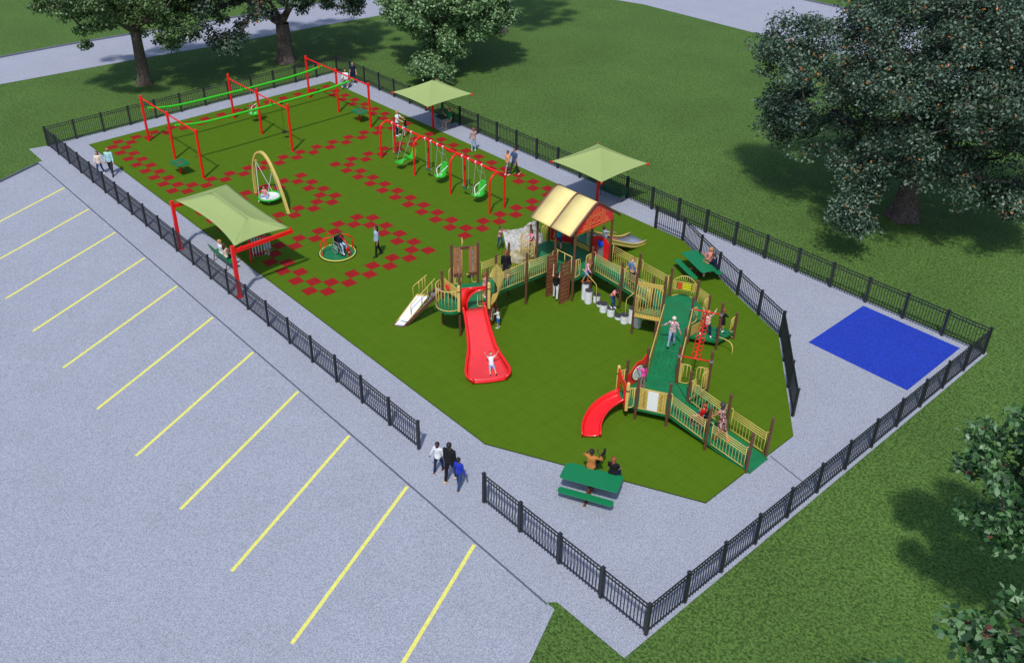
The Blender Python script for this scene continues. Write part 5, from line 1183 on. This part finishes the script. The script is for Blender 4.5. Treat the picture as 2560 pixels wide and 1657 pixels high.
person((40.36, 6.50, LDk+TZ*0+.003), 165, 1.08, 'small girl with pink sleeves and gray trousers touching the round mirror in the red panel', 'l', 'brown', 'bun', ('pink', 2), ('taupe', 'long'), 'pink', ar=((75, 10, 10, 0), (-4, 12, 10, 0)))
person((32.12, 5.42, LT+.003), 60, 1.18, 'red-haired girl in a pale pink dress behind a brown post by the wide slide', 'r', 'red', 'bob', ('rose', 1), (None, 'dress', .7), 'white', ar=((30, 6, 50, 0), (10, 6, 20, 0)))
person((30.55, 9.90, RD+.003), 250, 1.42, 'girl in pink top and pale trousers leaning inside the bowed tan railing', 'r', 'brown', 'bob', ('rose', 1), ('beige', 'long'), 'white', lean=14, ar=((40, 8, 30, 0), (45, 8, 30, 0)), head=(10, 0))
person((30.95, 11.20, RD+.003), 150, 1.42, 'boy in a turquoise T-shirt and blue shorts under the barn roof', 'l', 'brown', 'short', ('turq', 1), ('jeans', 'shorts'), 'black', th=(8, -10), kn=(2, 12), ar=((6, 8, 10, 0), (6, 12, 14, 0)))
wheelchair((43.22, 6.5, .35), 182, 'wheelchair being pushed up the entry ramp by the woman in the patterned dress', .92)
person((43.30, 6.5, .35), 182, 1.35, 'child in a red shirt sitting in the wheelchair on the entry ramp', 'l', 'red', 'short', ('red', 1), ('jeans', 'long'), 'black', hip=.54, th=(84, 84), kn=(60, 60), ar=((20, 10, 45, 0), (20, 10, 45, 0)))
person((44.12, 6.55, .29), 178, 1.72, 'woman with long dark hair in a patterned dress pushing the wheelchair up the entry ramp', 'r', 'gray', 'long', ('dress', 0), (None, 'dress', 1.0), 'orange', lean=10, th=(10, -14), kn=(2, 10), ar=((32, 4, 22, 4), (32, 4, 22, 4)))
wheelchair((22.50, 4.15, TZ+.05), 2, 'wheelchair with a boy in navy parked on the merry-go-round', .95)
person((22.54, 4.15, TZ+.05), 2, 1.34, 'boy in a navy top and light jeans in the wheelchair on the merry-go-round', 'd', 'black', 'crop', ('navy', 2), ('jeansl', 'long'), 'white', hip=.55, th=(80, 80), kn=(66, 66), sp=(8, 8), ar=((14, 12, 50, 5), (14, 12, 50, 5)))
q = A0+V((.866, -.5, 0))*2.82+V((.5, .866, 0))*.22
person((q.x, q.y, .0), -32, 1.12, 'boy in white T-shirt, both hands up, at the bottom of the wide red slide', 'l', 'black', 'crop', ('white', 1), ('grayblue', 'shorts'), 'black', hip=.39, lean=-30, th=(78, 74), kn=(8, 6), sp=(8, 10), ar=((158, 38, 14, 10), (158, 38, 14, 10)), head=(10, 0))
person((31.62, 13.85, 1.13-.0), 82, 1.32, 'boy in a gray T-shirt sliding down the straight gray slide behind the barn roof', 'm', 'brown', 'short', ('gray', 1), ('char', 'shorts'), 'orange', hip=.12, lean=-12, th=(66, 66), kn=(0, 0), sp=(8, 8), ar=((30, 50, 20, 0), (75, 30, 10, 0)))
person((14.84, 4.26, .43), -60, 1.15, 'child in pink top and jeans sitting in the round nest swing', 'l', 'brown', 'bob', ('rose', 1), ('jeansl', 'long'), 'white', hip=.06, lean=4, th=(82, 84), kn=(100, 96), sp=(42, 36), ar=((10, 18, 12, 0), (10, 18, 12, 0)))
person((19.38, -.83, 0), 86, 1.72, 'man in a white T-shirt on the bench under the long canopy', 'l', 'blond', 'short', ('white', 1), ('jeans', 'long'), 'black', hip=.53, **SIT, ar=((24, 8, 40, 10), (24, 8, 40, 10)), head=(0, -30))
person((19.82, -.83, 0), 92, 1.66, 'woman with long dark hair and cream top on the bench under the long canopy', 'm', 'brown', 'long', ('cream', 0), ('black', 'long'), 'white', hip=.53, th=(86, 80), kn=(86, 74), sp=(8, 8), ar=((34, 6, 46, 10), (30, 6, 50, 10)))
person((12.86, 19.26, 0), -95, 1.74, 'person in a green T-shirt and khaki trousers waving from the farther shaded bench', 'r', 'red', 'short', ('green', 1), ('khaki', 'long'), 'tan', hip=.53, **SIT, ar=((10, 20, 30, 0), (30, 14, 118, 0)))
person((35.86, 16.74, TT), -120, 1.66, 'woman in salmon top, hands at her mouth, at the table by the bent fence', 'r', 'blond', 'bob', ('salmon', 0), ('navy', 'long'), 'black', hip=.52, **SIT, ar=((42, 4, 96, 12), (42, 4, 90, 12)))
person((36.48, 16.40, TT), -165, 1.76, 'man in navy T-shirt and beige trousers at the table by the bent fence', 'm', 'brown', 'short', ('navy', 1), ('beige', 'long'), 'black', hip=.52, lean=12, th=(84, 60), kn=(80, 60), sp=(16, 26), ar=((48, 10, 40, 40), (48, 10, 50, 40)), head=(14, 0))
person((42.20, 1.60, TT), 114, 1.80, 'man in a tan shirt, hands behind his head, at the nearest picnic table', 'd', 'black', 'crop', ('tanb', 3), ('black', 'long'), 'black', hip=.52, th=(88, 100), kn=(84, 6), sp=(8, 10), ar=((40, 34, 124, 48), (42, 30, 120, 44)))
person((42.92, 1.95, TT), 114, 1.58, 'woman in black top with red ponytail, seated at the nearest picnic table', 'm', 'red', 'pony', ('black', 1), ('jeansd', 'long'), 'black', hip=.52, **SIT, ar=((20, 6, 40, 5), (20, 6, 40, 5)))
person((20.15, 1.28, TT), -60, 1.15, 'child with white shoes behind the chime tubes, mostly hidden by the long canopy', 'l', 'brown', 'short', ('rose', 1), ('grayblue', 'shorts'), 'white', ar=((45, 8, 30, 0), (45, 8, 30, 0)))

# ================================================================== TREES
def leafmat(name, cols, orange=None, rough=.45):
    m = bpy.data.materials.new(name); m.use_nodes = True; n = m.node_tree.nodes; l = m.node_tree.links; b = n['Principled BSDF']
    b.inputs['Roughness'].default_value = rough; b.inputs['Specular IOR Level'].default_value = .5
    gm = n.new('ShaderNodeNewGeometry'); r = n.new('ShaderNodeValToRGB'); e = r.color_ramp.elements; r.color_ramp.interpolation = 'CONSTANT'
    e[0].position = 0; e[0].color = cols[0]
    for i, c in enumerate(cols[1:]): k = e.new((i+1)/len(cols)*(.985 if orange else 1)); k.color = c
    e.remove(e[len(e)-1]) if len(e) > len(cols) else None
    if orange:
        k = e.new(.987); k.color = orange
    l.new(gm.outputs['Random Per Island'], r.inputs[0])
    l.new(r.outputs[0], b.inputs['Base Color'])
    tr = n.new('ShaderNodeBsdfTranslucent'); l.new(r.outputs[0], tr.inputs[0]); mx = n.new('ShaderNodeMixShader'); mx.inputs[0].default_value = .3
    l.new(b.outputs[0], mx.inputs[1]); l.new(tr.outputs[0], mx.inputs[2]); l.new(mx.outputs[0], n['Material Output'].inputs[0])
    return m
LM1 = leafmat('leaf_mid', [srgb(66, 92, 50), srgb(84, 114, 62), srgb(108, 138, 80), srgb(56, 76, 44), srgb(136, 162, 110)])
LM2 = leafmat('leaf_bluegreen', [srgb(54, 76, 56), srgb(72, 98, 76), srgb(98, 124, 102), srgb(46, 64, 44), srgb(132, 154, 136)], srgb(220, 130, 50))
LM3 = leafmat('leaf_pale', [srgb(84, 118, 70), srgb(110, 146, 90), srgb(138, 172, 116), srgb(68, 98, 56), srgb(166, 196, 146)])
LM5 = leafmat('leaf_broad', [srgb(60, 102, 56), srgb(78, 122, 70), srgb(102, 146, 92), srgb(50, 82, 48), srgb(134, 168, 124)], srgb(120, 72, 62))
def tree(base, label, trunk_r, fork_z, cc, cr, ncl, npl, leaf, lm, bk, seed, cl_r=.75, lobes=(), hollow=.45, group='broad trees round the playground', low=None, droop=.25, cut=None, limb=.5):
    rg = np.random.default_rng(seed); base = V(base); root = empty('broadleaf_tree', base, 0, label, 'tree', group)
    cc = np.array(cc, float)-np.array(base); cr = np.array(cr, float); pts = []
    ph = rg.uniform(0, 6.28, 6)
    while len(pts) < ncl:
        d = rg.normal(size=3); d /= np.linalg.norm(d); rr_ = hollow+(1-hollow)*rg.random()**.6
        b_ = .93+.11*math.sin(3*d[0]+ph[0])+.09*math.sin(4*d[1]+2*d[2]+ph[1])+.07*math.sin(7*d[0]-5*d[1]+ph[2])+.05*math.sin(9*d[2]+ph[3])
        p = cc+d*cr*rr_*b_
        if p[2] < (low if low is not None else fork_z*.8)-base.z: continue
        if cut is not None and cut(V(p)+base): continue
        pts.append(p)
    for (lc, lr, n_) in lobes:
        for _ in range(n_):
            d = rg.normal(size=3); d /= np.linalg.norm(d); p = np.array(lc)-np.array(base)+d*np.array(lr)*rg.random()**.4
            if cut is None or not cut(V(p)+base): pts.append(p)
    pts = np.array(pts)
    # skeleton: trunk nodes, then attach clusters in order of distance
    fz = fork_z-base.z
    nodes = [np.array([0, 0, 0.]), np.array([rg.normal()*.04, rg.normal()*.04, fz*.5]), np.array([rg.normal()*.1, rg.normal()*.1, fz])]; par = [-1, 0, 1]
    nl = 7
    for k in range(nl):
        a = 2*PI*k/nl+rg.normal()*.25; el = rg.uniform(.25, 1.1); d = np.array([math.cos(a)*math.cos(el), math.sin(a)*math.cos(el), math.sin(el)])
        L = limb*np.min(cr[:2]); j = 2
        for q in range(3):
            p = nodes[j]+d*(L/3)*(1 if q else .8)+rg.normal(size=3)*.08*L/3; nodes.append(p); par.append(j); j = len(nodes)-1; d = d+rg.normal(size=3)*.18+np.array([0, 0, .06]); d /= np.linalg.norm(d)
    order = np.argsort(np.linalg.norm(pts-nodes[2], axis=1)); ends = []
    for i in order:
        p = pts[i]; N_ = np.array(nodes); dd = np.linalg.norm(N_[2:]-p, axis=1)+.25*np.maximum(0, np.linalg.norm(N_[2:]-nodes[2], axis=1)-np.linalg.norm(p-nodes[2])); j = int(np.argmin(dd))+2
        seg = p-nodes[j]; L = np.linalg.norm(seg); ns = max(1, int(L/.8)); q0 = j
        for q in range(1, ns+1):
            t = q/ns; x = nodes[j]+seg*t+(rg.normal(size=3)*.07*L*(1-t) if q < ns else 0); x = x+np.array([0, 0, .08*L*math.sin(PI*t)]); nodes.append(x); par.append(q0); q0 = len(nodes)-1
        ends.append(q0)
    cnt = np.zeros(len(nodes)); 
    for e in ends: cnt[e] += 1
    for i in range(len(nodes)-1, 0, -1): cnt[par[i]] += cnt[i]
    tot = cnt[2]; rad = lambda i: max(.012, trunk_r*.78*(cnt[i]/tot)**.52)
    g = MB()
    flare = [(trunk_r*1.5, 0), (trunk_r*1.22, .25), (trunk_r*1.05, .7), (trunk_r*.95, fz*.5), (trunk_r*.85, fz*.85), (trunk_r*.82, fz)]
    vs = []; nn = 20
    for (r_, z) in flare:
        cx_, cy_ = (nodes[1][0], nodes[1][1]) if z > .4 else (0, 0)
        for k in range(nn):
            t = 2*PI*k/nn; w_ = 1+(.10*math.sin(5*t+seed)+.06*math.sin(9*t))*(1.4 if z < .5 else .7); vs.append((cx_+r_*w_*math.cos(t), cy_+r_*w_*math.sin(t), z))
    g.add(vs, [(i*nn+k, i*nn+(k+1) % nn, (i+1)*nn+(k+1) % nn, (i+1)*nn+k) for i in range(len(flare)-1) for k in range(nn)])
    g.build('trunk', bk, root, smooth='all')
    g = MB()
    for i in range(3, len(nodes)):
        a, b_ = nodes[par[i]], nodes[i]; ra_, rb_ = min(rad(par[i]), rad(i)*1.6 if par[i] != 2 else trunk_r*.6), rad(i)
        nseg = 8 if ra_ > .1 else 5 if ra_ > .03 else 4
        g.tube([a, b_], [ra_, rb_], nseg, caps=ra_ > .08)
    g.build('branches', bk, root, smooth='all')
    # leaves
    P = np.array([nodes[e] for e in ends]); nL = len(P)*npl; ctr = np.repeat(P, npl, axis=0)
    szc = np.repeat(rg.uniform(.7, 1.3, len(P)), npl)[:, None]
    off = rg.normal(size=(nL, 3)); off /= np.linalg.norm(off, axis=1)[:, None]; off *= (rg.random((nL, 1))**.45)*cl_r*szc; off[:, 2] *= .62; off[:, 2] -= droop*(off[:, 0]**2+off[:, 1]**2)
    pos = ctr+off
    nrm = off*.7/cl_r+rg.normal(size=(nL, 3))*.55+np.array([0, 0, .75]); nrm /= np.linalg.norm(nrm, axis=1)[:, None]
    ax = np.cross(nrm, rg.normal(size=(nL, 3))); ax /= np.linalg.norm(ax, axis=1)[:, None]; bx = np.cross(nrm, ax)
    L = leaf*rg.uniform(.7, 1.25, (nL, 1)); v0 = pos; v1 = pos+ax*L*.55+bx*L*.33; v2 = pos+ax*L*1.05-nrm*L*.12; v3_ = pos+ax*L*.55-bx*L*.33
    co = np.stack([v0, v1, v2, v3_], axis=1).reshape(-1); me = bpy.data.meshes.new('crown')
    me.vertices.add(nL*4); me.vertices.foreach_set('co', co.astype(np.float32)); me.loops.add(nL*4); me.loops.foreach_set('vertex_index', np.arange(nL*4, dtype=np.int32))
    me.polygons.add(nL); me.polygons.foreach_set('loop_start', np.arange(0, nL*4, 4, dtype=np.int32)); me.update(); me.validate(); me.materials.append(lm)
    o = bpy.data.objects.new('crown', me); C.objects.link(o); o.parent = root
    return root
G0 = -.02
def clear(base, lat, lo_, hi_, right=None):
    "keeps the lower trunk free of foliage on its open side"
    b_ = V((base[0], base[1], 0)); d = V((CP.x-b_.x, CP.y-b_.y, 0)); sl = CP.z/d.length; d.normalize()
    def f(p):
        q = V((p.x, p.y, 0))-b_; fd = q.dot(d); la = abs(q.x*d.y-q.y*d.x); h = p.z-sl*fd
        return fd > -.6 and la < lat and lo_ < h < hi_
    return f
tree((-8.78, 7.68, G0), 'slim forked tree between the far fence and the curved road', .40, 4.0, (-8.6, 7.8, 7.0), (6.2, 6.8, 4.9), 250, 230, .20, LM1, bark, 11, low=2.3, hollow=.3, cut=clear((-8.78, 7.68), 1.7, -3, 4.6))
tree((-6.49, 18.38, G0), 'thick-trunked tree just behind the far fence, dark leaves with orange specks', .60, 3.0, (-6.9, 18.2, 7.6), (7.0, 8.6, 5.2), 290, 220, .20, LM2, bark2, 12, low=2.6, hollow=.3, lobes=[((-5.6, 13.0, 3.0), (1.4, 1.3, .7), 12), ((-5.2, 24.3, 4.0), (1.3, 1.4, .8), 10)], cut=clear((-6.49, 18.38), 2.2, -3, 3.6))
tree((3.0, 26.8, G0), 'pale green low-branched tree, leaves nearly touching the lawn behind the farther square canopy', .38, 2.4, (2.6, 27.5, 5.2), (5.2, 5.2, 4.6), 330, 240, .21, LM3, bark, 13, low=.8, hollow=.35, lobes=[((5.0, 24.0, 1.3), (1.9, 1.8, .8), 28)])
tree((-1.2, 36.6, G0), 'farthest tree, behind the pale low-branched one, its shadow on the open lawn', .45, 5.5, (-1.6, 36.0, 12.4), (6.2, 6.2, 4.4), 170, 200, .21, LM1, bark, 14, low=8.6, hollow=.3)
tree((39.17, 29.51, G0), 'huge spreading tree on the right lawn, blue-green leaves dotted with orange', .62, 2.4, (39.5, 30.2, 8.0), (7.4, 7.4, 6.2), 600, 240, .165, LM2, bark2, 15, low=2.6, cl_r=.85, hollow=.3, lobes=[((39.7, 23.2, 2.4), (1.2, 1.0, .7), 14), ((38.9, 24.8, 3.8), (1.7, 1.5, 1.1), 26), ((44.4, 29.6, 3.2), (2.0, 2.0, 1.2), 26), ((32.6, 27.5, 4.6), (1.7, 1.8, 1.8), 34), ((32.4, 27.0, 8.2), (1.8, 1.8, 1.8), 30)], limb=.5, cut=clear((39.17, 29.51), 1.6, -4, 2.2))
tree((55.4, 5.2, G0), 'broad-leaved tree at the right edge, just outside the nearest fence', .26, 3.0, (55.0, 6.1, 5.9), (2.8, 3.0, 2.6), 90, 130, .20, LM5, bark, 16, low=2.4, cl_r=.6)
tree((58.6, -5.0, G0), 'broad-leaved tree in the bottom right corner, nearest to the viewer', .28, 6.0, (58.55, -4.5, 9.9), (2.3, 2.4, 1.9), 70, 90, .18, LM5, bark, 17, low=7.0, cl_r=.5, lobes=[((57.3, -8.0, 10.4), (1.9, 1.9, 1.4), 40)])  # the lobe is an unseen crown part, added to spread shade over the lawn
